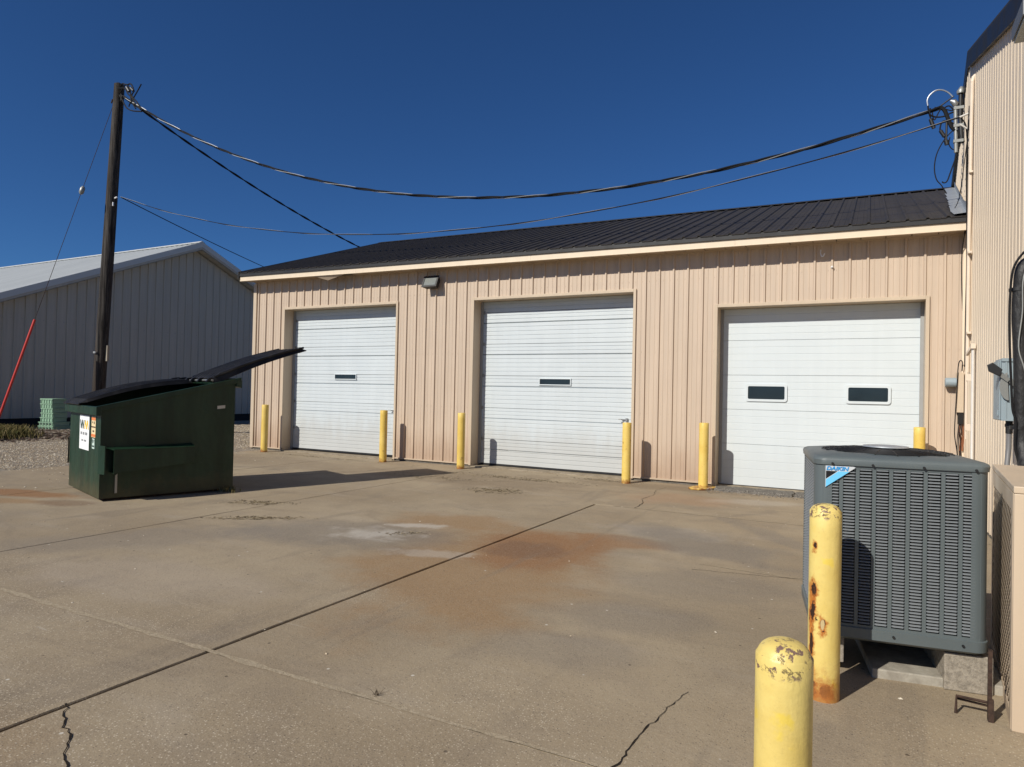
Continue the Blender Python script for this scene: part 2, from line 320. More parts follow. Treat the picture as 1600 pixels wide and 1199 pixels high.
# dumpster green : worn, rusty at the foot
k = NT('dumpster_green', 0.45, 0, 0.45); p = k.pos(); Z = k.xyz(p)[2]
a = k.mix(k.ramp(k.noise(k.scale(p, (5, 5, 0.6)), 1, 5), 0.3, 0.75), (0.004, 0.021, 0.008), (0.012, 0.042, 0.020))
a = k.mix(k.ramp(k.noise(k.scale(p, (3, 3, 0.5)), 1, 4), 0.55, 0.8, 0, 0.45), a, (0.040, 0.080, 0.048))
a = k.mix(k.ramp(k.math('ADD', Z, k.math('MULTIPLY', k.noise(p, 5, 6, 0.7), -0.45)), 0.02, -0.22, 0, 0.45), a, (0.09, 0.065, 0.03))
a = k.mix(k.ramp(k.noise(k.scale(p, (4, 4, 9)), 2.2, 6, 0.7), 0.68, 0.74, 0, 0.7), a, (0.10, 0.14, 0.12))
k.col(a); b = k.bump(k.noise(p, 2.6, 3), 0.5, 0.05); k.nor(k.bump(k.noise(p, 30, 3), 0.15, 0.004, b)); MT['green'] = k.m
k = NT('lid_black', 0.42, 0, 0.3); p = k.pos()
k.col(k.mix(k.ramp(k.noise(p, 6, 5), 0.4, 0.7), (0.012, 0.011, 0.010), (0.028, 0.026, 0.024))); k.nor(k.bump(k.noise(p, 3, 3), 0.3, 0.03)); MT['lid'] = k.m
# weathered pole
k = NT('weathered_pole', 0.9, 0, 0.2); o = k.objc()
g = k.noise(k.scale(o, (22, 22, 0.8)), 1, 7, 0.7); a = k.mix(k.ramp(g, 0.35, 0.65), (0.016, 0.013, 0.011), (0.090, 0.080, 0.071))
a = k.mix(k.ramp(k.noise(k.scale(o, (8, 8, 0.25)), 1, 4), 0.5, 0.7), a, (0.055, 0.042, 0.034))
k.col(a); k.nor(k.bump(g, 0.9, 0.03)); MT['pole'] = k.m
# insulation foam for the line set
k = NT('foam_insulation', 0.55, 0, 0.5); o = k.pos(); k.col(k.mix(k.noise(o, 30, 4), (0.008, 0.008, 0.009), (0.022, 0.021, 0.021)))
k.nor(k.bump(k.noise(k.scale(o, (40, 40, 18)), 1, 4), 0.7, 0.01)); MT['foam'] = k.m

# ------------------------------------------------------------------ mesh helpers
class MB:
    def __init__(s): s.v = []; s.f = []
    def add(s, vs, fs):
        n = len(s.v); s.v += [tuple(q) for q in vs]; s.f += [tuple(i+n for i in f) for f in fs]; return s
    def box(s, x0, x1, y0, y1, z0, z1, T=None):
        vs = [(x, y, z) for z in (z0, z1) for y in (y0, y1) for x in (x0, x1)]
        if T is not None: vs = [T @ Vector(q) for q in vs]
        return s.add(vs, [(0, 2, 3, 1), (4, 5, 7, 6), (0, 1, 5, 4), (2, 6, 7, 3), (0, 4, 6, 2), (1, 3, 7, 5)])
    def quad(s, a, b, c, d): return s.add([a, b, c, d], [(0, 1, 2, 3)])
    def prism(s, pts, vec):          # polygon + extrusion vector
        n = len(pts); v = Vector(vec)
        vs = [Vector(q) for q in pts] + [Vector(q)+v for q in pts]
        fs = [tuple(range(n))[::-1], tuple(range(n, 2*n))] + [(i, (i+1) % n, n+(i+1) % n, n+i) for i in range(n)]
        return s.add(vs, fs)
    def tube(s, pts, r, n=8, cap=True):
        pts = [Vector(q) for q in pts]; rs = r if isinstance(r, (list, tuple)) else [r]*len(pts)
        base = len(s.v); up = None
        for i, q in enumerate(pts):
            t = (pts[min(i+1, len(pts)-1)] - pts[max(i-1, 0)]).normalized()
            if up is None:
                up = Vector((0, 0, 1)) if abs(t.z) < 0.9 else Vector((1, 0, 0))
            sd = t.cross(up).normalized(); up = sd.cross(t).normalized()
            for j in range(n):
                a = 2*PI*j/n; s.v.append(tuple(q + (sd*math.cos(a) + up*math.sin(a))*rs[i]))
        for i in range(len(pts)-1):
            for j in range(n):
                a = base+i*n+j; b = base+i*n+(j+1) % n; s.f.append((a, b, b+n, a+n))
        if cap:
            s.f.append(tuple(base+j for j in range(n))[::-1]); s.f.append(tuple(base+(len(pts)-1)*n+j for j in range(n)))
        return s
    def lathe(s, prof, n=24, c=(0, 0, 0)):   # prof: (r, z)
        base = len(s.v)
        for r, z in prof:
            for j in range(n):
                a = 2*PI*j/n; s.v.append((c[0]+r*math.cos(a), c[1]+r*math.sin(a), c[2]+z))
        for i in range(len(prof)-1):
            for j in range(n):
                a = base+i*n+j; b = base+i*n+(j+1) % n; s.f.append((a, b, b+n, a+n))
        s.f.append(tuple(base+j for j in range(n))[::-1]); s.f.append(tuple(base+(len(prof)-1)*n+j for j in range(n)))
        return s

def link(o, parent=None):
    COL.objects.link(o)
    if parent is not None: o.parent = parent
    return o
def obj(name, mb, mat, parent=None, smooth=False, bevel=0.0, origin=None):
    me = bpy.data.meshes.new(name)
    vs = mb.v
    if origin is not None: vs = [(a-origin[0], b-origin[1], c-origin[2]) for a, b, c in vs]
    me.from_pydata(vs, [], mb.f); me.update()
    me.materials.append(MT[mat] if isinstance(mat, str) else mat)
    if smooth:
        me.polygons.foreach_set('use_smooth', [True]*len(me.polygons))
        try: me.set_sharp_from_angle(angle=math.radians(40))
        except Exception: pass
    o = link(bpy.data.objects.new(name, me), parent)
    if origin is not None: o.location = origin
    if bevel:
        m = o.modifiers.new('bevel', 'BEVEL'); m.width = bevel; m.segments = 2; m.limit_method = 'ANGLE'; m.angle_limit = math.radians(35)
    return o
def tag(o, label, cat, group=None, kind=None):
    o['label'] = label; o['category'] = cat
    if group: o['group'] = group
    if kind: o['kind'] = kind
    return o
def thing(name, label, cat, loc=(0, 0, 0), rz=0.0, group=None):
    o = link(bpy.data.objects.new(name, None)); o.empty_display_size = 0.2
    o.location = loc; o.rotation_euler = (0, 0, rz); return tag(o, label, cat, group)
def struct(o, label=None):
    o['kind'] = 'structure'
    if label: o['label'] = label
    return o
def letters(parent, txt, size, mat, Mx, shear=0.0, bold=0.0, name='lettering', sx=1.0, ext=0.0008):
    cu = bpy.data.curves.new(name, 'FONT'); cu.body = txt; cu.size = size; cu.shear = shear; cu.offset = bold; cu.extrude = ext
    cu.align_x = 'LEFT'; cu.materials.append(MT[mat]); cu.resolution_u = 3
    tmp = bpy.data.objects.new('tmp', cu); COL.objects.link(tmp); bpy.context.view_layer.update()
    me = bpy.data.meshes.new_from_object(tmp.evaluated_get(bpy.context.evaluated_depsgraph_get())); bpy.data.objects.remove(tmp)
    o = link(bpy.data.objects.new(name, me), parent); o.matrix_local = Mx @ Matrix.Diagonal((sx, 1, 1, 1)); return o

def ribs(u0, u1, pitch, h, base, top, minor=0.004, mw=0.018, phase=0.0, nminor=2):
    """profile of ribbed steel between u0 and u1, as (u, off)"""
    pts = {round(u0, 5): 0.0, round(u1, 5): 0.0}
    i0 = math.floor((u0-phase)/pitch)-1; i1 = math.ceil((u1-phase)/pitch)+1
    raw = []
    for i in range(i0, i1+1):
        c = phase + i*pitch
        raw += [(c-base/2, 0), (c-top/2, h), (c+top/2, h), (c+base/2, 0)]
        for j in range(nminor):
            m = c + pitch*(j+1)/(nminor+1)
            raw += [(m-mw/2, 0), (m-mw/5, minor), (m+mw/5, minor), (m+mw/2, 0)]
    raw.sort()
    def at(u):
        for (a, x), (b, y) in zip(raw, raw[1:]):
            if a <= u <= b: return x + (y-x)*(u-a)/max(b-a, 1e-9)
        return 0.0
    out = [(u0, at(u0))] + [(u, o) for u, o in raw if u0+1e-6 < u < u1-1e-6] + [(u1, at(u1))]
    return out, at
def sheet(mb, O, U, V, N, prof, at, bot, top, cuts=()):
    O, U, V, N = map(Vector, (O, U, V, N))
    us = sorted(set([round(u, 5) for u, _ in prof] + [round(c, 5) for c in cuts if prof[0][0] < c < prof[-1][0]]))
    for a, b in zip(us, us[1:]):
        m = (a+b)/2; B = bot(m); 
        for seg in (B if isinstance(B, list) else [(B, None)]):
            b0 = seg[0] if not callable(seg[0]) else seg[0]
            ta, tb = top(a), top(b)
            if min(ta, tb) <= b0: continue
            oa, ob = at(a), at(b)
            mb.quad(O+U*a+V*b0+N*oa, O+U*b+V*b0+N*ob, O+U*b+V*tb+N*ob, O+U*a+V*ta+N*oa)

# ================================================================== GROUND
g = MB(); g.quad((-400, -400, ZG-0.14), (400, -400, ZG-0.14), (400, 400, ZG-0.14), (-400, 400, ZG-0.14))
struct(obj('ground', g, 'earth'), 'dry open ground stretching away behind the buildings')
# gravel sheet with slight undulation
g = MB(); nx, ny = 70, 90; x0, x1, y0, y1 = -34.0, -11.6, -14.0, 26.0
for j in range(ny+1):
    for i in range(nx+1):
        x = x0+(x1-x0)*i/nx; y = y0+(y1-y0)*j/ny
        z = ZG-0.012+0.03*noise.noise(Vector((x*0.5, y*0.5, 0)))*min(1, max(0, (-12.9-x)/2))
        if x > -12.9: z = ZG-0.05
        g.v.append((x, y, z))
for j in range(ny):
    for i in range(nx):
        a = j*(nx+1)+i; g.f.append((a, a+1, a+nx+2, a+nx+1))
gv = obj('gravel_lot', g, 'gravel', smooth=True); struct(gv, 'pale crushed gravel lot beside the concrete yard')

# concrete yard made of slabs with real joints
yard = struct(link(bpy.data.objects.new('concrete_yard', None)), 'stained concrete yard of large slabs in front of the garage')
sub = MB().box(-13.3, 1.2, -17, 0.6, ZG-0.12, ZG-0.028)
obj('joint_bed', sub, 'joint', yard)
xs = [-12.95, -10.4, -7.33, -4.14, 1.2]; ys = [-17, -13.9, -11.1, -8.27, -2.65, -0.02]
def wob(x, y, s): return 0.006*noise.noise(Vector((x*1.7, y*1.7, s)))+0.004*noise.noise(Vector((x*9, y*9, s+4)))
def slab(xa, xb, ya, yb, ga, gb, gc, gd, z):
    pts = []
    def edge(p, q, nrm, gap, fl=0.0):
        n = max(2, int((Vector(q)-Vector(p)).length/0.12))
        for i in range(n):
            t = i/n; x = p[0]+(q[0]-p[0])*t; y = p[1]+(q[1]-p[1])*t; d = gap+(wob(x, y, nrm[0]*3+nrm[1]) if 0 < i and fl > 0.001 else 0)
            pts.append((x+nrm[0]*d, y+nrm[1]*d))
    a, b, c, d = (xa+ga, ya+gc), (xb-gb, ya+gc), (xb-gb, yb-gd), (xa+ga, yb-gd)
    edge(a, b, (0, 1), 0, gc); edge(b, c, (-1, 0), 0, gb); edge(c, d, (0, -1), 0, gd); edge(d, a, (1, 0), 0, ga)
    mb = MB(); n = len(pts); cx = sum(q[0] for q in pts)/n; cyy = sum(q[1] for q in pts)/n
    ch = 0.006
    def ins(q):
        x = q[0]+(ch*0.7 if (abs(q[0]-a[0]) < 0.02 and ga > 0.001) else 0)-(ch*0.7 if (abs(q[0]-c[0]) < 0.02 and gb > 0.001) else 0)
        y = q[1]+(ch*0.7 if (abs(q[1]-a[1]) < 0.02 and gc > 0.001) else 0)-(ch*0.7 if (abs(q[1]-c[1]) < 0.02 and gd > 0.001) else 0)
        return (x, y, z)
    top = [ins(q) for q in pts]; rim = [(q[0], q[1], z-ch if math.hypot(t_[0]-q[0], t_[1]-q[1]) > 1e-4 else z-0.0002) for q, t_ in zip(pts, top)]; low = [(q[0], q[1], z-0.06) for q in pts]
    mb.v = top+rim+low
    mb.f.append(tuple(range(n)))
    for L in (0, n):
        for i in range(n): mb.f.append((L+i, L+n+i, L+n+(i+1) % n, L+(i+1) % n))
    obj('concrete_slab', mb, 'yard', yard)
for i in range(len(xs)-1):
    for j in range(len(ys)-1):
        g1 = 0.004; dark = 0.012
        ga = dark if (i == 3 and ys[j] < -2.7) else (0.006 if i == 2 else g1)
        gb = dark if (i == 2 and ys[j] < -2.7) else (0.006 if i == 1 else g1)
        yb_ = ys[j+1]
        last = ys[j] == -2.65
        if i < 2 and last: continue
        if i < 2 and ys[j] == -8.27: yb_ = ys[-1]
        gc_ = gd_ = g1
        if last and i == 3: ga = 0.0003
        if last and i == 2: gb = gc_ = 0.0003
        if ys[j] == -8.27 and i == 2: gd_ = 0.0003
        slab(xs[i], xs[i+1], ys[j], yb_, ga, gb, gc_, gd_, ZG)
# pale sandy fill along the cross joints
for yy, xa, xb, wd in ((-8.27, -12.5, -1.7, 0.032), (-2.65, -3.9, 0.0, 0.022), (-5.0, -2.35, -0.9, 0.008)):
    mb = MB(); n = int((xb-xa)/0.05); prev = None
    for i in range(n+1):
        x = xa+(xb-xa)*i/n; c = yy-(0.06*(x+2.35) if yy == -5.0 else 0)+0.012*noise.noise(Vector((x*2, yy, 0))); h = 0.006+wd*(0.15+1.0*abs(noise.noise(Vector((x*6, yy, 7)))))*min(1, 4*min(i, n-i)/n+0.2)
        q = [(x, c-h, ZG+0.0024), (x, c+h, ZG+0.0024)]
        if prev: mb.quad(prev[0], q[0], q[1], prev[1])
        prev = q
    obj('joint_filler', mb, 'joint_pale', yard)
# cracks : thin jagged dark openings
def crack(path, w0, w1, mat='joint', seed=0):
    pts = []
    for (a, b) in zip(path, path[1:]):
        a, b = Vector(a), Vector(b); n = max(2, int((b-a).length/0.025))
        for i in range(n): pts.append(a.lerp(b, i/n))
    pts.append(Vector(path[-1])); mb = MB(); prev = None
    for i, q in enumerate(pts):
        t = i/(len(pts)-1); d = (pts[min(i+1, len(pts)-1)]-pts[max(0, i-1)]).normalized(); nrm = Vector((-d.y, d.x))
        j = 0.018*noise.noise(Vector((q.x*13, q.y*13, seed)))+0.01*noise.noise(Vector((q.x*45, q.y*45, seed)))
        wv = (w0+(w1-w0)*t)*(0.5+abs(noise.noise(Vector((q.x*30, q.y*30, seed+9))))*1.4)
        c = q+nrm*j; cur = (c-nrm*wv, c+nrm*wv)
        if prev: mb.quad((*prev[0], ZG+0.0035), (*cur[0], ZG+0.0035), (*cur[1], ZG+0.0035), (*prev[1], ZG+0.0035))
        prev = cur
    obj('crack', mb, mat, yard)
crack([(-4.15, -8.96), (-4.05, -9.04), (-3.90, -9.10), (-3.66, -9.24), (-3.5, -9.4)], 0.0042, 0.0035)
crack([(-1.94, -8.27), (-1.93, -7.97), (-1.895, -7.70), (-1.85, -7.47)], 0.0042, 0.0015, seed=3)
crack([(-3.63, -2.66), (-3.66, -2.2), (-3.77, -1.9), (-3.74, -1.4), (-3.84, -1.0), (-3.80, -0.56)], 0.005, 0.002, seed=5)
crack([(-6.9, -1.9), (-6.3, -1.7), (-5.9, -1.2), (-5.6, -0.5)], 0.004, 0.003, seed=6)
crack([(-2.35, -5.22), (-1.9, -5.12), (-1.45, -5.02)], 0.003, 0.003, seed=8)
crack([(-9.2, -3.0), (-8.6, -1.6), (-8.4, -0.4)], 0.004, 0.003, seed=11)

# ================================================================== GARAGE
P9 = 0.2286
garage = thing('metal_garage', 'long tan ribbed steel garage with charcoal roof and three white overhead doors', 'garage')
XL = -58.6*P9
def fb(x): return 3.57-0.0096*x            # bottom of the fascia (the eave falls a little to the right)
OPEN = [(-12.43, -9.39, 3.05), (-7.59, -4.54, 3.035), (-3.19, -0.445, 2.725)]
ZB = 0.0
def bot(x):
    for a, b, t in OPEN:
        if a < x < b: return t
    return ZB
cuts = [c for o in OPEN for c in o[:2]]
x = XL; first = True
edges = [XL] + [-i*P9*4 for i in range(14, -1, -1)]
for a, b in zip(edges, edges[1:]):
    if b-a < 0.05: continue
    prof, at = ribs(a, b, P9, 0.026, 0.044, 0.022)
    mb = MB(); sheet(mb, (0, 0, 0), (1, 0, 0), (0, 0, 1), (0, -1, 0), prof, at, bot, lambda u: fb(u)+0.01, cuts)
    obj('wall_panel', mb, 'tan', garage)
# other walls, plain ribs, for the sides nobody sees from here
mb = MB(); GD = 9.4
prof, at = ribs(0, GD, P9, 0.02, 0.05, 0.022); zr = 5.56
sheet(mb, (XL, GD, 0), (0, -1, 0), (0, 0, 1), (-1, 0, 0), prof, at, lambda u: 0.0, lambda u: 3.7+(zr-3.72)*(1-abs((GD-u)-4.58)/4.9))
obj('end_wall', mb, 'tan', garage)
mb = MB(); mb.box(XL+0.02, 0.3, GD-0.1, GD, 0, 3.65); obj('rear_wall', mb, 'tan', garage)
# inner core wall behind the sheets (stud wall)
mb = MB()
for xa, xb in ((XL+0.03, -12.46), (-9.36, -7.62), (-4.51, -3.22), (-0.415, 0.0)): mb.box(xa, xb, 0.012, 0.31, ZG, 3.55)
for a, b, t in OPEN: mb.box(a-0.028, b+0.028, 0.014, 0.31, t+0.03, 3.54)
obj('wall_frame', mb, 'tan_trim', garage)
for xa, xb in ((XL, -12.44), (-9.38, -7.60), (-4.53, -3.20), (-0.435, 0.0)): obj('footing', MB().box(xa, xb, 0.002, 0.26, ZG-0.1, ZB-0.004), 'footing', garage)
# base trim
for xa, xb in ((XL, -12.43), (-9.39, -7.59), (-4.54, -3.19), (-0.445, -0.005)):
    obj('base_trim', MB().box(xa, xb, -0.027, 0.0, ZB-0.006, ZB+0.018), 'tan_trim', garage)
# corner trim
mb = MB(); mb.box(XL-0.02, XL+0.075, -0.032, -0.002, ZB-0.02, 3.66); mb.box(XL-0.022, XL-0.0, -0.0315, 0.09, ZB-0.02, 3.66)
obj('corner_trim', mb, 'tan_trim', garage, bevel=0.004)
# fascia, black eave trim, soffit
def eave_piece(name, mat, y0, y1, dz0, dz1, xa=-13.53, xb=-0.002):
    mb = MB(); vs = []
    for x in (xa, xb):
        for y, dz in ((y0, dz0), (y1, dz0), (y1, dz1), (y0, dz1)): vs.append((x, y, fb(x)+dz))
    mb.add(vs, [(0, 1, 2, 3), (7, 6, 5, 4), (0, 4, 5, 1), (1, 5, 6, 2), (2, 6, 7, 3), (3, 7, 4, 0)])
    return obj(name, mb, mat, garage)
seams = [-13.53, -10.2, -6.3, -2.9, -0.002]
for a, b in zip(seams, seams[1:]):
    eave_piece('fascia', 'fascia', -0.315, -0.295, 0.0, 0.095, a+0.001, b-0.001)
    eave_piece('fascia_lip', 'fascia', -0.323, -0.285, -0.008, -0.0005, a, b)
eave_piece('eave_trim', 'darktrim', -0.340, -0.300, 0.096, 0.165)
nS = 44
for i in range(nS):                              # soffit slats
    a = -13.51+13.50*i/nS; b = -13.51+13.50*(i+1)/nS
    if 7 <= i <= 9: continue
    eave_piece('soffit_panel', 'soffit', -0.284, -0.024, 0.012+0.003*(i % 2), 0.022+0.003*(i % 2), a+0.006, b-0.006)
eave_piece('soffit_backing', 'dark', -0.284, 0.30, 0.030, 0.040)
eave_piece('wall_cap', 'tan_trim', -0.0235, 0.0, -0.004, 0.029, XL, -0.002)
mb = MB(); mb.prism([(-11.34, -0.31, 3.672), (-10.47, -0.30, 3.668), (-11.00, -0.24, 3.575)], (0, 0.004, 0.003))
mb.prism([(-11.34, -0.31, 3.672), (-11.00, -0.24, 3.575), (-11.1, -0.05, 3.66)], (0.003, 0.004, 0.003))
obj('loose_soffit', mb, 'soffit', garage)
# roof
RY, RZ = 4.58, 5.432
def ridge(x): return RZ-0.0096*x
def eavez(x): return fb(x)+0.166
V3 = Vector((0, RY+0.352, RZ-3.736)); LV = V3.length; V3n = V3.normalized()
Ux = Vector((1, 0, -0.0096)); Nn = Vector((0, -V3n.z, V3n.y))
redges = [-13.55] + [-i*P9*4 for i in range(15, -1, -1) if -i*P9*4 > -13.5]
for a, b in zip(redges, redges[1:]):
    prof, at = ribs(a, b, P9, 0.024, 0.055, 0.025)
    mb = MB(); sheet(mb, (0, -0.352, 3.737), Ux, V3n, Nn, prof, at, lambda u: 0.0, lambda u: LV)
    # little return at the eave so the sheet shows its thickness
    us = [q[0] for q in prof]
    for c, d in zip(us, us[1:]):
        A = Vector((0, -0.352, 3.737))+Ux*c+Nn*at(c); B = Vector((0, -0.352, 3.737))+Ux*d+Nn*at(d)
        mb.quad(A-Nn*0.012, B-Nn*0.012, B, A)
    obj('roof_panel', mb, 'darkroof', garage)
prof, at = ribs(-13.55, 0.35, P9, 0.024, 0.055, 0.025)
mb = MB(); Vb = Vector((0, V3n.y, -V3n.z)); sheet(mb, (0, RY, RZ), Ux, Vb, (0, V3n.z, V3n.y), prof, at, lambda u: 0.0, lambda u: LV)
obj('rear_roof', mb, 'darkroof', garage)
mb = MB(); mb.prism([(0.001, 0.1, 3.9), (0.001, RY, RZ-0.002), (0.31, RY, RZ-0.002)], (0, 0, 0.003)); obj('roof_infill', mb, 'darkroof', garage)
mb = MB()   # ridge cap
for sgn in (-1, 1):
    A = Vector((-13.57, RY, ridge(-13.57)+0.035)); B = Vector((0.25, RY, ridge(0.25)+0.035))
    dd = Vector((0, sgn*V3n.y, -V3n.z))*0.16
    mb.prism([A, B, B+dd, A+dd], (0, 0, 0.006))
obj('ridge_cap', mb, 'darktrim', garage)
mb = MB()   # rake trim on the left end
for s0, s1 in (((-0.352, 3.737), (RY, RZ)), ((RY, RZ), (2*RY+0.352, 3.737))):
    z0 = s0[1]+0.132; z1 = s1[1]+0.132
    mb.prism([(-13.57, s0[0], z0+0.03), (-13.57, s1[0], z1+0.03), (-13.57, s1[0], z1-0.12), (-13.57, s0[0], z0-0.12)], (0.03, 0, 0))
obj('rake_trim', mb, 'darktrim', garage)
mb = MB(); mb.prism([(-13.54, -0.31, 3.705), (-13.54, -0.31, 3.80), (-13.54, RY, 5.43), (-13.54, RY, 5.335)], (0.02, 0, 0)); obj('rake_fascia', mb, 'fascia', garage)
mb = MB(); mb.prism([(-13.55, -0.30, 3.715), (XL, -0.30, 3.712), (XL, 0.0, 3.80), (-13.55, 0, 3.80)], (0, 0, 0.004))
obj('rake_soffit', mb, 'soffit', garage)
# flashing along the tall wall
def wallx(y): return 0.0655*y if y > 0 else 0.0
mb = MB(); n = 12
for i in range(n):
    for (ya, yb) in (((-0.33+4.7*i/n), (-0.33+4.7*(i+1)/n)),):
        za = 3.737+(ya+0.352)*V3n.z/V3n.y+0.032; zb = 3.737+(yb+0.352)*V3n.z/V3n.y+0.032
        wa, wb = 0.16+0.02*random.random(), 0.17+0.02*random.random()
        mb.quad((wallx(ya)-wa, ya, za), (wallx(ya)-0.015, ya, za+0.012), (wallx(yb)-0.015, yb, zb+0.012), (wallx(yb)-wb, yb, zb))
        mb.quad((wallx(ya)-0.015, ya, za+0.012), (wallx(ya)-0.026, ya, za+0.14), (wallx(yb)-0.026, yb, zb+0.14), (wallx(yb)-0.015, yb, zb+0.012))
obj('flashing', mb, 'galv', garage)

# openings trims + overhead doors
YD = 0.26
def door_trim(a, b, t):
    e = 0.05
    mb = MB()
    mb.box(a-e, a, -0.032, -0.0005, ZB-0.02, t+e); mb.box(b, b+e*0.9, -0.032, -0.0005, ZB-0.02, t+e); mb.box(a, b, -0.0315, -0.0008, t, t+e)
    obj('door_casing', mb, 'tan_trim', garage, bevel=0.003)
    mb = MB(); mb.box(a-0.014, a, -0.003, YD+0.03, ZG, t+0.012); mb.box(b, b+0.014, -0.003, YD+0.03, ZG, t+0.012); mb.box(a, b, -0.003, YD+0.03, t, t+0.013)
    obj('door_jamb', mb, 'tan_trim', garage)
    obj('weather_stop', MB().box(a+0.001, a+0.045, YD-0.03, YD-0.004, ZB, t-0.001), 'weather', garage)
    obj('weather_stop', MB().box(b-0.045, b-0.001, YD-0.03, YD-0.004, ZB, t-0.001), 'weather', garage)
def sill(a, b):
    mb = MB(); mb.box(a, b, -0.05, 0.6, ZG-0.05, ZG+0.018)
    obj('threshold', mb, 'sill', garage, bevel=0.008)
for i, (a, b, t) in enumerate(OPEN): door_trim(a, b, t); sill(a+0.002, b-0.002)

def old_door(a, b, t, z0, wx, wz, hx, tilt):
    d = link(bpy.data.objects.new('overhead_door', None), garage)
    d['label'] = 'ribbed white steel overhead door with one narrow window slot'
    joints = [z0, 0.47, 1.05, 1.65, 2.24, 2.83, t]
    for q, (za, zb) in enumerate(zip(joints, joints[1:])):
        # horizontal ribs: profile (z, depth)
        pr = [(za, 0.016), (za+0.004, 0.0)]
        step = zb-0.20 if zb-za > 0.45 else None
        z = za+0.02
        lim = step if step else zb-0.01
        while z < lim-0.05:
            pr += [(z, 0.0), (z+0.050, 0.0), (z+0.054, 0.007), (z+0.063, 0.007), (z+0.066, 0.0)]; z += 0.0775
        if step:
            pr += [(step-0.004, 0.0), (step, 0.016), (step+0.009, 0.016), (step+0.013, 0.0)]
            z = step+0.02
            while z < zb-0.06:
                pr += [(z+0.045, 0.0), (z+0.048, 0.007), (z+0.056, 0.007), (z+0.058, 0.0)]; z += 0.066
        pr += [(zb-0.006, 0.0), (zb-0.002, 0.016)]
        pr = sorted(set((round(z, 4), y) for z, y in pr))
        xs_ = [a+0.012+(b-a-0.024)*j/12 for j in range(13)]
        mb = MB()
        def P(x, z, y): return (x, YD+y+0.009*noise.noise(Vector((x*0.8+tilt, z*1.1, q)))-0.006*noise.noise(Vector((x*3, z*2, tilt))), z-tilt*0.0)
        for (z1, y1), (z2, y2) in zip(pr, pr[1:]):
            for u, v in zip(xs_, xs_[1:]): mb.quad(P(u, z1, y1), P(v, z1, y1), P(v, z2, y2), P(u, z2, y2))
        obj('door_section', mb, 'white_door_old', d)
    mb = MB(); mb.box(a+0.01, b-0.01, YD+0.022, YD+0.05, z0, t+0.05); obj('door_core', mb, 'dark', d)
    x0, x1, zz0, zz1 = wx[0], wx[1], wz[0], wz[1]
    mb = MB(); e = 0.018
    mb.box(x0-e, x1+e, YD-0.018, YD+0.004, zz1, zz1+e); mb.box(x0-e, x1+e, YD-0.018, YD+0.004, zz0-e, zz0); mb.box(x0-e, x0, YD-0.0175, YD+0.004, zz0, zz1); mb.box(x1, x1+e, YD-0.0175, YD+0.004, zz0, zz1)
    obj('window_frame', mb, 'white_door', d, bevel=0.003)
    obj('window_pane', MB().box(x0, x1, YD-0.010, YD+0.002, zz0, zz1), 'glass', d)
    mb = MB(); mb.box(hx-0.05, hx+0.05, YD-0.03, YD-0.008, 0.915, 0.935); mb.tube([(hx-0.05, YD-0.035, 0.925), (hx-0.05, YD-0.07, 0.93), (hx-0.09, YD-0.07, 0.93)], 0.008, 6); mb.box(hx+0.02, hx+0.055, YD-0.035, YD-0.008, 0.90, 0.95)
    obj('door_latch', mb, 'galvbolt', d)
    mb = MB(); mb.box(a+0.012, b-0.012, YD-0.004, YD+0.03, z0-0.03, z0-0.001); obj('bottom_seal', mb, 'rubber', d)
    mb = MB()
    for j in joints[1:-1]: mb.box(a+0.048, a+0.085, YD-0.010, YD-0.001, j-0.03, j+0.03)
    obj('hinge', mb, 'galvbolt', d)
    return d
old_door(-12.43, -9.39, 3.05, 0.02, (-11.19, -10.62), (1.555, 1.645), -9.60, 1.3)
old_door(-7.59, -4.54, 3.035, 0.01, (-6.34, -5.75), (1.50, 1.595), -4.74, 4.1)

d3 = link(bpy.data.objects.new('overhead_door', None), garage); d3['label'] = 'smooth panelled white overhead door with two square cornered windows'
a, b, t = OPEN[2]
joints = [-0.02, 0.62, 1.155, 1.69, 2.23, t]
for q, (za, zb) in enumerate(zip(joints, joints[1:])):
    pr = [(za, 0.007), (za+0.004, 0.0)]
    nn = 5; hh = (zb-za)/nn
    for j in range(1, nn):
        z = za+hh*j; pr += [(z-0.005, 0.0), (z-0.002, 0.0035), (z+0.002, 0.0035), (z+0.005, 0.0)]
    pr += [(zb-0.005, 0.0), (zb-0.002, 0.007)]
    mb = MB(); xs_ = [a+0.012+(b-a-0.024)*j/10 for j in range(11)]
    for (z1, y1), (z2, y2) in zip(pr, pr[1:]):
        for u, v in zip(xs_, xs_[1:]):
            f = lambda x, z, y: (x, YD+y+0.003*noise.noise(Vector((x*0.7, z, q))), z)
            mb.quad(f(u, z1, y1), f(v, z1, y1), f(v, z2, y2), f(u, z2, y2))
    obj('door_section', mb, 'white_door', d3)
obj('door_core', MB().box(a+0.01, b-0.01, YD+0.022, YD+0.05, -0.02, t+0.05), 'dark', d3)
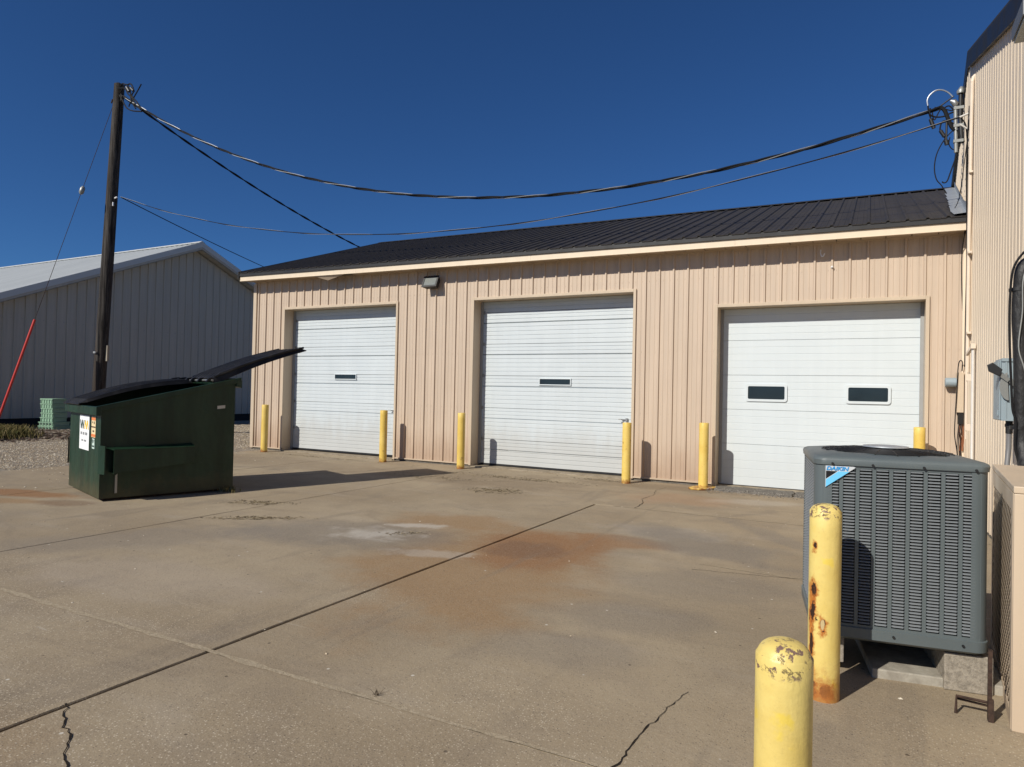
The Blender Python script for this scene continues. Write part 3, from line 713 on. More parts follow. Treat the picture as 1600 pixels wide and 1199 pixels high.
def rounded_frame(x0, x1, z0, z1, r, e, y0, y1):
    def loop(x0, x1, z0, z1, r):
        o = []
        for cx, cz, a0 in ((x1-r, z1-r, 0), (x0+r, z1-r, 90), (x0+r, z0+r, 180), (x1-r, z0+r, 270)):
            for s_ in range(5):
                an = math.radians(a0+s_*22.5); o.append((cx+r*math.cos(an), cz+r*math.sin(an)))
        return o
    A = loop(x0-e, x1+e, z0-e, z1+e, r+e*0.5); B = loop(x0, x1, z0, z1, r); n = len(A); mb = MB()
    vs = [(q[0], y1, q[1]) for q in A]+[(q[0], y0, q[1]) for q in A]+[(q[0], y0, q[1]) for q in B]+[(q[0], y1, q[1]) for q in B]
    fs = []
    for L in (0, n, 2*n):
        for i in range(n): fs.append((L+i, L+(i+1) % n, L+n+(i+1) % n, L+n+i))
    mb.add(vs, fs); return mb
for wx in ((-2.765, -2.235), (-1.375, -0.870)):
    obj('window_frame', rounded_frame(wx[0], wx[1], 1.322, 1.520, 0.02, 0.036, YD-0.018, YD+0.004), 'white_door', d3)
    obj('window_pane', MB().box(wx[0], wx[1], YD-0.009, YD+0.001, 1.322, 1.520), 'glass', d3)
obj('bottom_seal', MB().box(a+0.012, b-0.012, YD-0.006, YD+0.03, -0.045, -0.021), 'rubber', d3)

# screws on the wall, along the girts
mb = MB()
for zz in (0.10, 1.05, 2.05, 3.20):
    for i in range(0, 59):
        for dx in (-0.055, 0.055):
            x = -i*P9+dx
            if bot(x) > zz or x > -0.03: continue
            mb.box(x-0.0035, x+0.0035, -0.006, 0.0, zz-0.0035, zz+0.0035)
sc = obj('screw', mb, 'tan_trim', garage); sc['kind'] = 'stuff'

# ================================================================== TALL BUILDING (right)
tall = thing('tall_building', 'tall cream building with narrow vertical ribs and a black roof edge at the right', 'building')
def ttop(y):
    return 5.76+0.307*(y+0.39) if y < -0.39 else 5.76-0.068*(y+0.39)
pan = [-9.0+0.75*i for i in range(13)]
for a, b in zip(pan, pan[1:]):
    b = min(b, 0.0)
    if b-a < 0.02: continue
    prof, at = ribs(a, b, 0.15, 0.006, 0.040, 0.026, 0.002, 0.03, 0.0, 1)
    mb = MB(); sheet(mb, (0, 0, 0), (0, 1, 0), (0, 0, 1), (-1, 0, 0), prof, at, lambda u: -0.01, ttop)
    obj('wall_panel', mb, 'cream', tall)
Ub = Vector((0.0655, 1, 0)).normalized(); Lb = 4.75
for a, b in ((0.0, 0.95), (0.95, 1.9), (1.9, 2.85), (2.85, 3.8), (3.8, Lb)):
    prof, at = ribs(a, b, 0.15, 0.006, 0.040, 0.026, 0.002, 0.03, 0.0, 1)
    mb = MB(); sheet(mb, (0, 0, 0), Ub, (0, 0, 1), (-Ub.y, Ub.x, 0), prof, at, lambda u: 3.6, lambda u: ttop(u))
    obj('wall_panel', mb, 'cream', tall)
mb = MB(); mb.prism([(0.02, -9.0, ZG), (0.02, -0.3, ZG), (0.02, -0.3, 5.6), (0.02, -0.45, 5.6), (0.02, -9.0, 3.0)], (0.18, 0, 0)); obj('wall_frame', mb, 'cpipe', tall)
mb = MB(); mb.box(0.002, 0.25, -9, -0.02, ZG-0.1, -0.012); obj('footing', mb, 'footing', tall)
# rake trim, front slope is deep, rear is thin
mb = MB()
zt = lambda y: 5.83+0.307*(y+0.39)
mb.prism([(-0.05, -9.2, zt(-9.2)), (-0.05, -0.39, 5.83), (-0.05, -0.39, 5.63), (-0.05, -9.2, zt(-9.2)-0.20)], (0.015, 0, 0))
mb.prism([(-0.035, -9.2, zt(-9.2)-0.19), (-0.035, -0.39, 5.64), (0.0, -0.39, 5.64), (0.0, -9.2, zt(-9.2)-0.19)], (0, 0, 0.01))
obj('rake_trim', mb, 'darktrim', tall)
mb = MB(); mb.prism([(-0.05, -0.39, 5.83), (0.25, 4.75, 5.48), (0.25, 4.75, 5.40), (-0.036, -0.39, 5.72)], (0.06, 0, 0)); obj('rear_rake_trim', mb, 'darktrim', tall)
mb = MB(); mb.prism([(-0.05, -9.2, zt(-9.2)), (-0.05, -0.39, 5.83), (12, -0.39, 5.83), (12, -9.2, zt(-9.2))], (0, 0, 0.02))
mb.prism([(-0.05, -0.39, 5.83), (0.25, 4.75, 5.48), (12, 4.75, 5.48), (12, -0.39, 5.83)], (0, 0, 0.02)); obj('roof', mb, 'darkroof', tall)
mb = MB(); mb.box(0.32, 12, 4.6, 4.75, 0, 5.4); mb.box(0.02, 12, -9.0, -8.9, ZG, 3.05); obj('end_wall', mb, 'cream', tall)
# corner post where both buildings meet
obj('corner_trim', MB().box(-0.035, -0.001, -0.075, -0.034, -0.02, 3.56), 'cream', tall, bevel=0.004)

# ================================================================== WHITE BUILDING (left, behind)
white = thing('white_shed', 'white steel shed with a pale metal gable roof behind the dumpster and pole', 'shed')
WX = -24.2; PY, PZ = 6.48, 6.86; SL = 0.432
Z0 = 0.22; YA, YB = -3.6, 16.5
def wtop(y): return PZ-0.30-SL*abs(y-PY)
nP = 22; pw = 0.9144
y = YA
while y < YB-0.01:
    b = min(y+pw, YB); prof, at = ribs(y, b, 0.3048, 0.032, 0.06, 0.03, 0.003, 0.02, 0.0, 2)
    mb = MB(); sheet(mb, (WX, 0, 0), (0, 1, 0), (0, 0, 1), (1, 0, 0), prof, at, lambda u: Z0, wtop, cuts=(PY,))
    obj('wall_panel', mb, 'white_side_shade_toned', white); y = b
mb = MB(); mb.box(WX-26, WX-0.03, YA+0.05, YB-0.05, -0.3, Z0+0.3); mb.box(WX-0.2, WX-0.02, YA+0.03, YB-0.03, -0.3, Z0-0.01); obj('foundation', mb, 'dark', white)
mb = MB(); mb.box(WX-26, WX-0.05, YA, YA+0.1, Z0, 2.3); mb.box(WX-26, WX-0.05, YB-0.1, YB, Z0, 2.3); obj('side_wall', mb, 'white_side_shade_toned', white)
WE = -23.85
for sgn in (-1, 1):
    Vd = Vector((0, sgn, -SL)).normalized(); LL = 10.4*math.sqrt(1+SL*SL); Nd = Vector((0, sgn*SL, 1)).normalized()
    x = WE
    while x > WE-27:
        a, b = x-1.2192, x
        prof, at = ribs(a, b, 0.3048, 0.02, 0.07, 0.03, 0.003, 0.02, 0.0, 1)
        mb = MB(); sheet(mb, (0, PY, PZ), (1, 0, 0), Vd, Nd, prof, at, lambda u: 0.0, lambda u: LL); obj('roof_panel', mb, 'white_roof', white); x = a
    A = Vector((WE, PY, PZ+0.03)); E_ = A+Vd*LL
    mb = MB(); mb.prism([A, E_, E_-Vector((0, 0, 0.20)), A-Vector((0, 0, 0.20))], (0.02, 0, 0)); obj('rake_fascia', mb, 'white_roof', white)
    mb = MB(); mb.prism([A+Vector((-0.02, 0, -0.203)), E_+Vector((-0.02, 0, -0.203)), E_+Vector((-0.02, 0, -0.29)), A+Vector((-0.02, 0, -0.29))], (0.03, 0, 0)); obj('rake_board', mb, 'white_side_shade_toned', white)
    # soffit pieces under the rake
    for i in range(24):
        s0 = LL*i/24+0.015; s1 = LL*(i+1)/24-0.015
        a0 = Vector((WX+0.025, PY, PZ-0.285))+Vd*s0; a1 = Vector((WX+0.025, PY, PZ-0.285))+Vd*s1
        obj('soffit_panel', MB().prism([a0, a1, a1+Vector((WE-WX-0.045, 0, 0)), a0+Vector((WE-WX-0.045, 0, 0))], (0, 0, 0.01)), 'white_side_shade_toned', white)
mb = MB(); mb.prism([(WE+0.01, PY-0.14, PZ-0.01), (WE+0.01, PY, PZ+0.07), (WE+0.01, PY+0.14, PZ-0.01)], (-27, 0, 0)); obj('ridge_cap', mb, 'white_roof', white)
mb = MB()
for zz in (0.9, 2.1, 3.3):
    yy = YA+0.15
    while yy < YB:
        if wtop(yy) > zz+0.1: mb.box(WX+0.0, WX+0.012, yy-0.012, yy+0.012, zz-0.012, zz+0.012)
        yy += 0.3048
s_ = obj('screw', mb, 'galvbolt', white); s_['kind'] = 'stuff'
# roof of a farther building peeping over, far left
far = thing('far_building', 'dark roof corner of a distant building above the white shed at the left edge', 'building')
obj('wall', MB().box(-75, -62, -6, 14.4, -0.2, 10.4), 'white_side_shade_toned', far)
mb = MB(); mb.prism([(-61.5, -6.8, 10.4), (-61.5, 4, 12.2), (-61.5, 15.0, 10.4)], (-14, 0, 0)); obj('roof', mb, 'darkroof', far)
far.location = (0, -0.4, -0.1)

# ================================================================== DUMPSTER
TH = math.radians(17.2)
dump = thing('dumpster', 'dark green steel dumpster with one black lid flipped open toward the garage', 'dumpster', (-9.04, -5.96, ZG), 0)
dd = Vector((math.sin(TH), math.cos(TH), 0)); ww = Vector((-math.cos(TH), math.sin(TH), 0))
DD, DW = 1.56, 1.48
HF, HB = 1.125, 1.505                       # heights above ground
RM = Matrix(((ww.x, dd.x, 0, 0), (ww.y, dd.y, 0, 0), (0, 0, 1, 0), (0, 0, 0, 1)))     # local (across, back, up); mirrored basis is fine for boxes
dump.matrix_world = Matrix.Translation((-9.04, -5.96, ZG))
def D(a, b, c): return Vector((ww.x*a+dd.x*b, ww.y*a+dd.y*b, c))
def dpoly(pts, vec): 
    mb = MB(); mb.prism([D(*q) for q in pts], D(*vec)); return mb
def htop(b): return HF+(HB-HF)*b/DD
th = 0.006; B0 = 0.035
side = [(0, 0, B0), (0, DD, B0), (0, DD, HB-0.05), (0, 0, HF-0.05)]
mb = MB(); mb.prism([D(*q) for q in side], D(th, 0, 0)); mb.prism([D(DW-q[0]-th, q[1], q[2]) for q in side], D(th, 0, 0))
mb.prism([D(th, 0, B0), D(DW-th, 0, B0), D(DW-th, 0, HF-0.05), D(th, 0, HF-0.05)], D(0, th, 0))
mb.prism([D(th, DD-th, B0), D(DW-th, DD-th, B0), D(DW-th, DD-th, HB-0.05), D(th, DD-th, HB-0.05)], D(0, th, 0))
mb.prism([D(th, th, B0), D(DW-th, th, B0), D(DW-th, DD-th, B0), D(th, DD-th, B0)], D(0, 0, 0.01))
obj('body', mb, 'green', dump)
# rim channel
def rail(p0, p1, a, b, nm='rim', mat='green', bev=0.004):
    p0, p1 = Vector(p0), Vector(p1)
    mb = MB(); q = [D(*p0), D(*p1)]
    n1, n2 = D(*a), D(*b)
    mb.prism([q[0], q[0]+n1, q[0]+n1+n2, q[0]+n2], q[1]-q[0]); return obj(nm, mb, mat, dump, bevel=bev)
rail((-0.03, -0.055, HF-0.075), (-0.03, DD+0.07, HB-0.065), (0.045, 0, 0), (0, 0, 0.065))
rail((DW-0.015, -0.055, HF-0.075), (DW-0.015, DD+0.07, HB-0.065), (0.045, 0, 0), (0, 0, 0.065))
rail((-0.032, -0.06, HF-0.115), (DW+0.032, -0.06, HF-0.115), (0, 0.058, 0.0), (0, 0, 0.10), 'front_lip')
rail((-0.032, DD+0.002, HB-0.12), (DW+0.032, DD+0.002, HB-0.12), (0, 0.075, -0.02), (0, 0, 0.10), 'rear_lip')
# foot skids
for x in (0.1, DW-0.2): rail((x, 0.06, 0.0), (x, DD-0.06, 0.0), (0.1, 0, 0), (0, 0, 0.034), 'skid', 'rustiron', 0)
# fork pockets on both sides
for s, x0 in ((-1, 0.0), (1, DW)):
    o = lambda v: x0+s*v
    mb = MB()
    mb.prism([D(o(0.001), 0.03, 0.34), D(o(0.001), 1.02, 0.40), D(o(0.001), 1.02, 0.645), D(o(0.001), 0.03, 0.645)], D(s*0.004, 0, 0))
    mb.prism([D(o(0.17), 0.10, 0.34), D(o(0.12), 1.02, 0.42), D(o(0.12), 1.02, 0.615), D(o(0.17), 0.10, 0.615)], D(s*0.008, 0, 0))
    mb.prism([D(o(0.006), 0.02, 0.625), D(o(0.175), 0.10, 0.612), D(o(0.128), 1.02, 0.612), D(o(0.006), 1.02, 0.645)], D(0, 0, 0.008))
    mb.prism([D(o(0.006), 0.10, 0.34), D(o(0.175), 0.10, 0.34), D(o(0.128), 1.02, 0.42), D(o(0.006), 1.02, 0.42)], D(0, 0, 0.008))
    mb.prism([D(o(0.006), 1.012, 0.40), D(o(0.128), 1.012, 0.42), D(o(0.128), 1.012, 0.62), D(o(0.006), 1.012, 0.64)], D(0, 0.008, 0))
    obj('fork_pocket', mb, 'green', dump)
    mb = MB(); mb.prism([D(o(0.003), -0.02, 0.33), D(o(0.135), 0.015, 0.33), D(o(0.135), 0.015, 0.66), D(o(0.003), -0.02, 0.66)], D(0, 0.012, 0)); 
    obj('pocket_guard', mb, 'green', dump)
mb = MB(); mb.prism([D(-0.012, 0.16, 0.09), D(-0.012, 0.185, 0.09), D(-0.012, 0.185, 0.32), D(-0.012, 0.16, 0.30)], D(0.011, 0, 0)); obj('drain_strap', mb, 'galvbolt', dump)
mb = MB(); mb.prism([D(-0.006, 1.33, 1.085), D(-0.006, 1.43, 1.095), D(-0.006, 1.43, 1.135), D(-0.006, 1.33, 1.125)], D(0.005, 0, 0)); obj('number_plate', mb, 'tag', dump)
# lids : a crowned, ribbed panel. far lid closed, near lid flipped back over the hinge
HGB = 0.80*DD
def lid_mesh(a0, a1, rows, crown, skirt=0.03):
    """rows: list of (b, z) centreline from hinge to tip"""
    mb = MB(); na = 33; 
    n = len(rows)
    for i, (b, z) in enumerate(rows):
        t = i/(n-1)
        for j in range(na):
            u = j/(na-1); a = a0+(a1-a0)*u
            edge = min(u, 1-u)*(na-1)
            rib = 0.032*(1 if (j % 4) in (1, 2) else 0)*(1 if 0.06 < t < 0.95 else 0)
            c = crown*(1-(2*u-1)**2)*math.sin(PI*min(1, max(0, t*0.9+0.05)))
            drop = -skirt*(1-0.75*t) if j in (0, na-1) else (-0.02 if i == n-1 else 0)
            mb.v.append(tuple(D(a, b, z+rib+c+drop)))
    for i in range(n-1):
        for j in range(na-1):
            q = i*na+j; mb.f.append((q, q+1, q+na+1, q+na))
    return mb
def solid(o, t):
    m = o.modifiers.new('solid', 'SOLIDIFY'); m.thickness = t; m.offset = -1; return o
hz = htop(HGB)+0.03
rows = []
for i in range(15):
    t = i/14; b = HGB+(-0.085-HGB)*t; rows.append((b, htop(max(b, 0))+0.018+0.10*math.sin(PI*t)*0.55))
fl = solid(obj('closed_lid', lid_mesh(DW*0.46, DW+0.02, rows, 0.018), 'lid', dump), 0.012); fl['label'] = 'closed black ribbed half lid'
rows = []
for i in range(15):
    t = i/14; rows.append((HGB+0.03+1.30*t, hz+0.02+0.46*t+0.035*math.sin(PI*t)))
nl = solid(obj('open_lid', lid_mesh(0.02, DW*0.55, rows, -0.012, 0.085), 'lid', dump), 0.014); nl['label'] = 'black half lid flipped open and standing out behind'
# lip frame on the flipped lid
mb = MB()
for a in (0.03, DW*0.54):
    mb.tube([D(a, HGB+0.05+1.24*t, hz+0.045+0.46*t+0.035*math.sin(PI*t)) for t in (0, .15, .3, .45, .6, .75, .9, 1)], 0.016, 6)
obj('lid_edge', mb, 'lid', dump, smooth=True)
# top plate behind the hinge
mb = MB(); mb.prism([D(0.01, HGB+0.02, htop(HGB)-0.012), D(DW-0.01, HGB+0.02, htop(HGB)-0.012), D(DW-0.01, DD, HB-0.02), D(0.01, DD, HB-0.02)], D(0, 0, 0.008)); obj('top_plate', mb, 'green', dump)
mb = MB(); mb.tube([D(0.02, HGB+0.02, hz), D(DW-0.02, HGB+0.02, hz)], 0.013, 8); obj('hinge_rod', mb, 'galvbolt', dump, smooth=True)
for a in (0.04, 0.36, 0.62, 0.82, 1.15, 1.42):
    mb = MB(); mb.prism([D(a, HGB-0.05, hz-0.02), D(a, HGB+0.10, hz+0.005), D(a, HGB+0.08, hz+0.045), D(a, HGB-0.02, hz+0.03)], D(0.035, 0, 0)); obj('hinge_bracket', mb, 'lid', dump)
# stickers on the front face (face normal = -dd). local frame: right = ww (leftwards in view is +ww)
def onfront(a, z, dy=0.0): return D(a, -0.002-dy, z)
def sticker(nm, a0, a1, z0, z1, mat, dy=0.001, parent=dump):
    mb = MB(); mb.prism([onfront(a0, z0, dy), onfront(a1, z0, dy), onfront(a1, z1, dy), onfront(a0, z1, dy)], D(0, -0.001, 0)); return obj(nm, mb, mat, parent)
sw = sticker('company_sticker', 0.505, 0.965, 0.56, 0.985, 'stwhite')
def glyph(poly, mat, nm, par):
    mb = MB()
    for pl in poly: mb.prism([onfront(a, z, 0.003) for a, z in pl], D(0, -0.0008, 0))
    return obj(nm, mb, mat, par)
def W_(aL, aR, zt, zb, t, inv=False):
    n = 4; xs_ = [aL+(aR-aL)*i/n for i in range(n+1)]; out = []
    for i in range(n):
        zA, zC = (zt, zb) if (i % 2 == 0) != inv else (zb, zt)
        out.append([(xs_[i], zA), (xs_[i]-t, zA), (xs_[i+1]-t, zC), (xs_[i+1], zC)])
    return out
glyph(W_(0.945, 0.765, 0.925, 0.815, 0.032), 'stgreen', 'logo_letter', sw)
glyph(W_(0.745, 0.555, 0.925, 0.815, 0.032, True), 'stgold', 'logo_letter', sw)
gl = []
def dashes(aL, aR, z, h, n, skip=()):
    for i in range(n):
        if i in skip: continue
        a = aL+(aR-aL)*i/n; gl.append([(a, z), (a+(aR-aL)/n*0.62, z), (a+(aR-aL)/n*0.62, z+h), (a, z+h)])
dashes(0.91, 0.58, 0.742, 0.034, 12, (3, 7)); dashes(0.86, 0.62, 0.660, 0.024, 8, (3,)); glyph(gl, 'stgrey', 'small_print', sw)
so = sticker('warning_sticker', 0.215, 0.40, 0.735, 0.985, 'stcream')
glyph([[(0.395, 0.94), (0.22, 0.94), (0.22, 0.978), (0.395, 0.978)], [(0.395, 0.742), (0.22, 0.742), (0.22, 0.775), (0.395, 0.775)]], 'storange', 'warning_band', so)
glyph([[(0.395, 0.852), (0.22, 0.852), (0.22, 0.868), (0.395, 0.868)], [(0.36, 0.905), (0.33, 0.905), (0.33, 0.925), (0.36, 0.925)], [(0.29, 0.895), (0.26, 0.895), (0.26, 0.928), (0.29, 0.928)], [(0.34, 0.80), (0.27, 0.80), (0.27, 0.82), (0.34, 0.82)]], 'stdark', 'small_print', so)
st = sticker('recycling_sticker', 0.245, 0.355, 0.60, 0.722, 'stpale')
glyph([[(0.345, 0.71), (0.315, 0.71), (0.30, 0.68), (0.33, 0.66)], [(0.28, 0.71), (0.255, 0.71), (0.27, 0.67)], [(0.34, 0.64), (0.26, 0.64), (0.26, 0.62), (0.34, 0.62)]], 'stgreen', 'small_print', st)

# ================================================================== BOLLARDS
def bollard(loc, r, h, mat, label, group, dome=0.018, lean=(0, 0), plate=False):
    t = thing('bollard', label, 'bollard', (loc[0], loc[1], ZG), 0, group)
    prof = [(r*1.002, 0.0), (r, 0.01)] + [(r, h*q) for q in (0.15, 0.3, 0.45, 0.6, 0.75, 0.9)] + [(r, h-0.006), (r-0.004, h)]
    mb = MB(); mb.lathe(prof, 32); o = obj('post', mb, mat, t, smooth=True)
    mb = MB(); pr = [(r-0.004, h+0.0002)]
    for i in range(1, 6):
        an = PI/2*i/6; pr.append(((r-0.006)*math.cos(an), h+dome*math.sin(an)))
    mb.lathe(pr, 32); c = obj('cap', mb, mat, t, smooth=True)
    t.rotation_euler = (lean[1], lean[0], random.uniform(0, 6))if mat == 'bollard' else (lean[1], lean[0], 0)
    if plate:
        mb = MB(); pts = []
        for i in range(18):
            an = 2*PI*i/18; rr = 0.17+0.04*noise.noise(Vector((math.cos(an)*2, math.sin(an)*2, 3))); pts.append((rr*1.5*math.cos(an), rr*0.85*math.sin(an), 0.002))
        mb.prism(pts, (0, 0, 0.028)); b_ = obj('base_collar', mb, mat, t, bevel=0.006); b_['label'] = 'cracked yellow concrete collar at the foot'
    return t
G1 = 'yellow bollards standing along the garage front'
bollard((-12.546, -0.40), 0.071, 1.01, 'bollard', 'yellow bollard at the far left corner of the garage, left of the first door', G1, 0.004, (0.006, 0.0))
bollard((-9.332, -0.40), 0.071, 0.99, 'bollard', 'yellow bollard at the right jamb of the leftmost door', G1, 0.004)
bollard((-7.56, -0.42), 0.069, 1.00, 'bollard', 'yellow bollard at the left jamb of the middle door', G1, 0.004, (-0.004, 0))
bollard((-4.465, -0.46), 0.070, 0.95, 'bollard', 'yellow bollard at the right jamb of the middle door beside its latch', G1, 0.004)
bollard((-3.295, -0.36), 0.071, 0.99, 'bollard', 'yellow bollard with a cracked yellow collar at its foot, left of the two-window door', G1, 0.004, plate=True)
bollard((-0.52, -0.38), 0.068, 1.045, 'bollard', 'yellow bollard rising behind the grey air conditioner, right of the two-window door', G1, 0.004)
G2 = 'yellow bollards guarding the air conditioner'
bollard((-1.294, -7.19), 0.0690, 0.866, 'bn2', 'rust-streaked yellow bollard standing right in front of the grey air conditioner', G2, 0.03)
bollard((-1.303, -8.857), 0.0668, 0.752, 'bn1', 'nearest short yellow bollard with a flaking domed top at the bottom edge', G2, 0.035)

# ================================================================== AIR CONDITIONER
AW = 0.755; ang = math.radians(8.5)
ac = thing('air_conditioner', 'grey louvered air conditioner condenser raised on concrete blocks', 'air conditioner', (-0.984, -6.865, 0), ang)
Z1, Z2 = 0.175, 1.046
def rsq(hw, r, z, n=6, cy=AW/2):
    o = []
    for sx, sy, a0 in ((1, 1, 0), (-1, 1, 90), (-1, -1, 180), (1, -1, 270)):
        for i in range(n+1):
            a = math.radians(a0+90*i/n); o.append((sx*(hw-r)+r*math.cos(a), cy+sy*(hw-r)+r*math.sin(a), z))
    return o
def loft(loops, cap=True):
    mb = MB(); n = len(loops[0])
    for L in loops: mb.v += [tuple(q) for q in L]
    for k_ in range(len(loops)-1):
        for i in range(n): mb.f.append((k_*n+i, k_*n+(i+1) % n, (k_+1)*n+(i+1) % n, (k_+1)*n+i))
    if cap: mb.f.append(tuple(range(n))[::-1]); mb.f.append(tuple((len(loops)-1)*n+i for i in range(n)))
    return mb
h = AW/2
obj('coil', loft([rsq(h-0.03, 0.05, Z1+0.02), rsq(h-0.03, 0.05, Z2-0.055)]), 'dark', ac)
obj('base_pan', loft([rsq(h-0.02, 0.05, Z1-0.03), rsq(h+0.004, 0.06, Z1-0.015), rsq(h+0.006, 0.06, Z1+0.035), rsq(h-0.002, 0.055, Z1+0.038)]), 'ac', ac, smooth=True)
# top cap: bevelled shroud with a round hole
R0 = 0.315; cyc = AW/2
outer = [rsq(h+0.006, 0.062, Z2-0.038), rsq(h+0.009, 0.062, Z2-0.014), rsq(h+0.003, 0.058, Z2-0.003), rsq(h-0.012, 0.050, Z2+0.004)]
n = len(outer[0])
def ring(r, z, ref):
    o = []
    for q in ref:
        a = math.atan2(q[1]-cyc, q[0]); o.append((r*math.cos(a), cyc+r*math.sin(a), z))
    return o
obj('top_cap', loft(outer+[ring(R0+0.035, Z2+0.020, outer[0]), ring(R0, Z2+0.016, outer[0]), ring(R0-0.004, Z2-0.07, outer[0])], cap=False), 'ac', ac, smooth=True)
obj('fan_well', MB().lathe([(0.01, Z2-0.075), (R0, Z2-0.072), (R0-0.001, Z2-0.069), (0.01, Z2-0.0692)], 40, (0, cyc, 0)), 'dark', ac)
mb = MB()
for i in range(9):
    r = 0.10+0.025*i; zc = Z2+0.032-0.012*(i/8)**2
    mb.tube([(r*math.cos(2*PI*j/40), cyc+r*math.sin(2*PI*j/40), zc) for j in range(41)], 0.0028, 5, False)
for j in range(20):
    a = 2*PI*j/20; mb.tube([(0.09*math.cos(a), cyc+0.09*math.sin(a), Z2+0.034), (0.22*math.cos(a), cyc+0.22*math.sin(a), Z2+0.029), (0.315*math.cos(a), cyc+0.315*math.sin(a), Z2+0.018)], 0.003, 5)
o = obj('fan_guard', mb, 'rubber', ac, smooth=True)
obj('motor_cover', MB().lathe([(0.105, Z2+0.036), (0.112, Z2+0.040), (0.108, Z2+0.046), (0.06, Z2+0.050), (0.01, Z2+0.051)], 32, (0, cyc, 0)), 'galv', ac, smooth=True)
mb = MB()
for k_ in range(5):
    a = 2*PI*k_/5; c, s = math.cos(a), math.sin(a)
    mb.prism([(0.05*c, cyc+0.05*s, Z2-0.03), (0.29*c, cyc+0.29*s, Z2-0.035), (0.27*math.cos(a+.6), cyc+0.27*math.sin(a+.6), Z2-0.06), (0.05*math.cos(a+.8), cyc+0.05*math.sin(a+.8), Z2-0.05)], (0, 0, 0.003))
obj('fan_blade', mb, 'rubber', ac)
# corner posts
for sx in (-1, 1):
    for sy in (-1, 1):
        L0 = []; r = 0.06; cx, cyy = sx*(h-r), cyc+sy*(h-r); a0 = {(1, 1): 0, (-1, 1): 90, (-1, -1): 180, (1, -1): 270}[(sx, sy)]
        pr = [(cx+r*math.cos(math.radians(a0+15*i)), cyy+r*math.sin(math.radians(a0+15*i))) for i in range(7)]
        e0 = (pr[0][0]-math.cos(math.radians(a0+90))*0.018, pr[0][1]-math.sin(math.radians(a0+90))*0.018)
        e1 = (pr[-1][0]+math.cos(math.radians(a0+180))*0.018, pr[-1][1]+math.sin(math.radians(a0+180))*0.018)
        pr = [e0]+pr+[e1]
        poly = pr+[(q[0]-(q[0]-cx)*0.06, q[1]-(q[1]-cyy)*0.06) for q in pr[::-1]]
        mb = MB(); mb.prism([(x, y, Z1+0.036) for x, y in poly], (0, 0, Z2-0.037-Z1-0.036)); obj('corner_post', mb, 'ac', ac, smooth=True)
# louvered faces. face frame in (u along, n outwards)
faces = [((0, 0, 0), (1, 0), (0, -1)), ((-h, cyc, 0), (0, -1), (-1, 0)), ((h, cyc, 0), (0, 1), (1, 0)), ((0, AW, 0), (-1, 0), (0, 1))]
NC = 9; span = 2*(h-0.046); cw = span/NC; zl0, zl1 = Z1+0.050, Z2-0.052
rows_ = 51; ph = (zl1-zl0)/rows_
for fi, (O, U, N) in enumerate(faces):
    def Fp(u, nn, z): return (O[0]+U[0]*u+N[0]*nn, O[1]+U[1]*u+N[1]*nn, z)
    mb = MB()    # frame : bars between columns + top and bottom band
    def bx(u0, u1, n0, n1, z0, z1, m):
        vs = [Fp(u, nn, z) for z in (z0, z1) for nn in (n0, n1) for u in (u0, u1)]
        m.add(vs, [(0, 2, 3, 1), (4, 5, 7, 6), (0, 1, 5, 4), (2, 6, 7, 3), (0, 4, 6, 2), (1, 3, 7, 5)])
    bx(-span/2-0.010, span/2+0.010, -0.012, -0.004, zl1, Z2-0.037, mb); bx(-span/2-0.010, span/2+0.010, -0.012, -0.004, Z1+0.037, zl0, mb)
    for c in range(NC+1):
        u = -span/2+cw*c; wv = 0.0085 if 0 < c < NC else 0.010
        bx(u-wv, u+wv, -0.012, -0.0045, zl0, zl1, mb)
    obj('louver_frame', mb, 'ac', ac)
    for c in range(NC):
        mb = MB(); ua = -span/2+cw*c+0.0085; ub = -span/2+cw*(c+1)-0.0085
        for r_ in range(rows_):
            z = zl0+ph*r_
            m0, m1 = ua+0.006, ub-0.006
            zt_, zb_ = z+ph*0.98, z+ph*0.53
            # hooded blade: top edge flush at the back, belly bulging out, ends tucked in
            P0 = [Fp(ua, -0.009, zt_-ph*0.15), Fp(m0, -0.0085, zt_), Fp(m1, -0.0085, zt_), Fp(ub, -0.009, zt_-ph*0.15)]
            P1 = [Fp(ua, -0.008, z+ph*0.7), Fp(m0, -0.002, z+ph*0.76), Fp(m1, -0.002, z+ph*0.76), Fp(ub, -0.008, z+ph*0.7)]
            P2 = [Fp(ua, -0.008, zb_), Fp(m0, 0.0005, zb_), Fp(m1, 0.0005, zb_), Fp(ub, -0.008, zb_)]
            b0 = len(mb.v); mb.v += P0+P1+P2
            for rr in (0, 4):
                for q in range(3): mb.f.append((b0+rr+q, b0+rr+q+4, b0+rr+q+5, b0+rr+q+1))
        o = obj('louver_column', mb, 'ac_l', ac); o['kind'] = 'stuff'
for u in (-0.30, -0.12, 0.10, 0.315):
    mb = MB(); mb.tube([(u, -0.004, Z2-0.030), (u, -0.016, Z2-0.030)], 0.006, 8); obj('screw', mb, 'rubber', ac)
for u in (-0.02, 0.27):
    mb = MB(); mb.tube([(u, -0.002, Z1+0.012), (u, -0.013, Z1+0.012)], 0.006, 8); obj('screw', mb, 'rubber', ac)
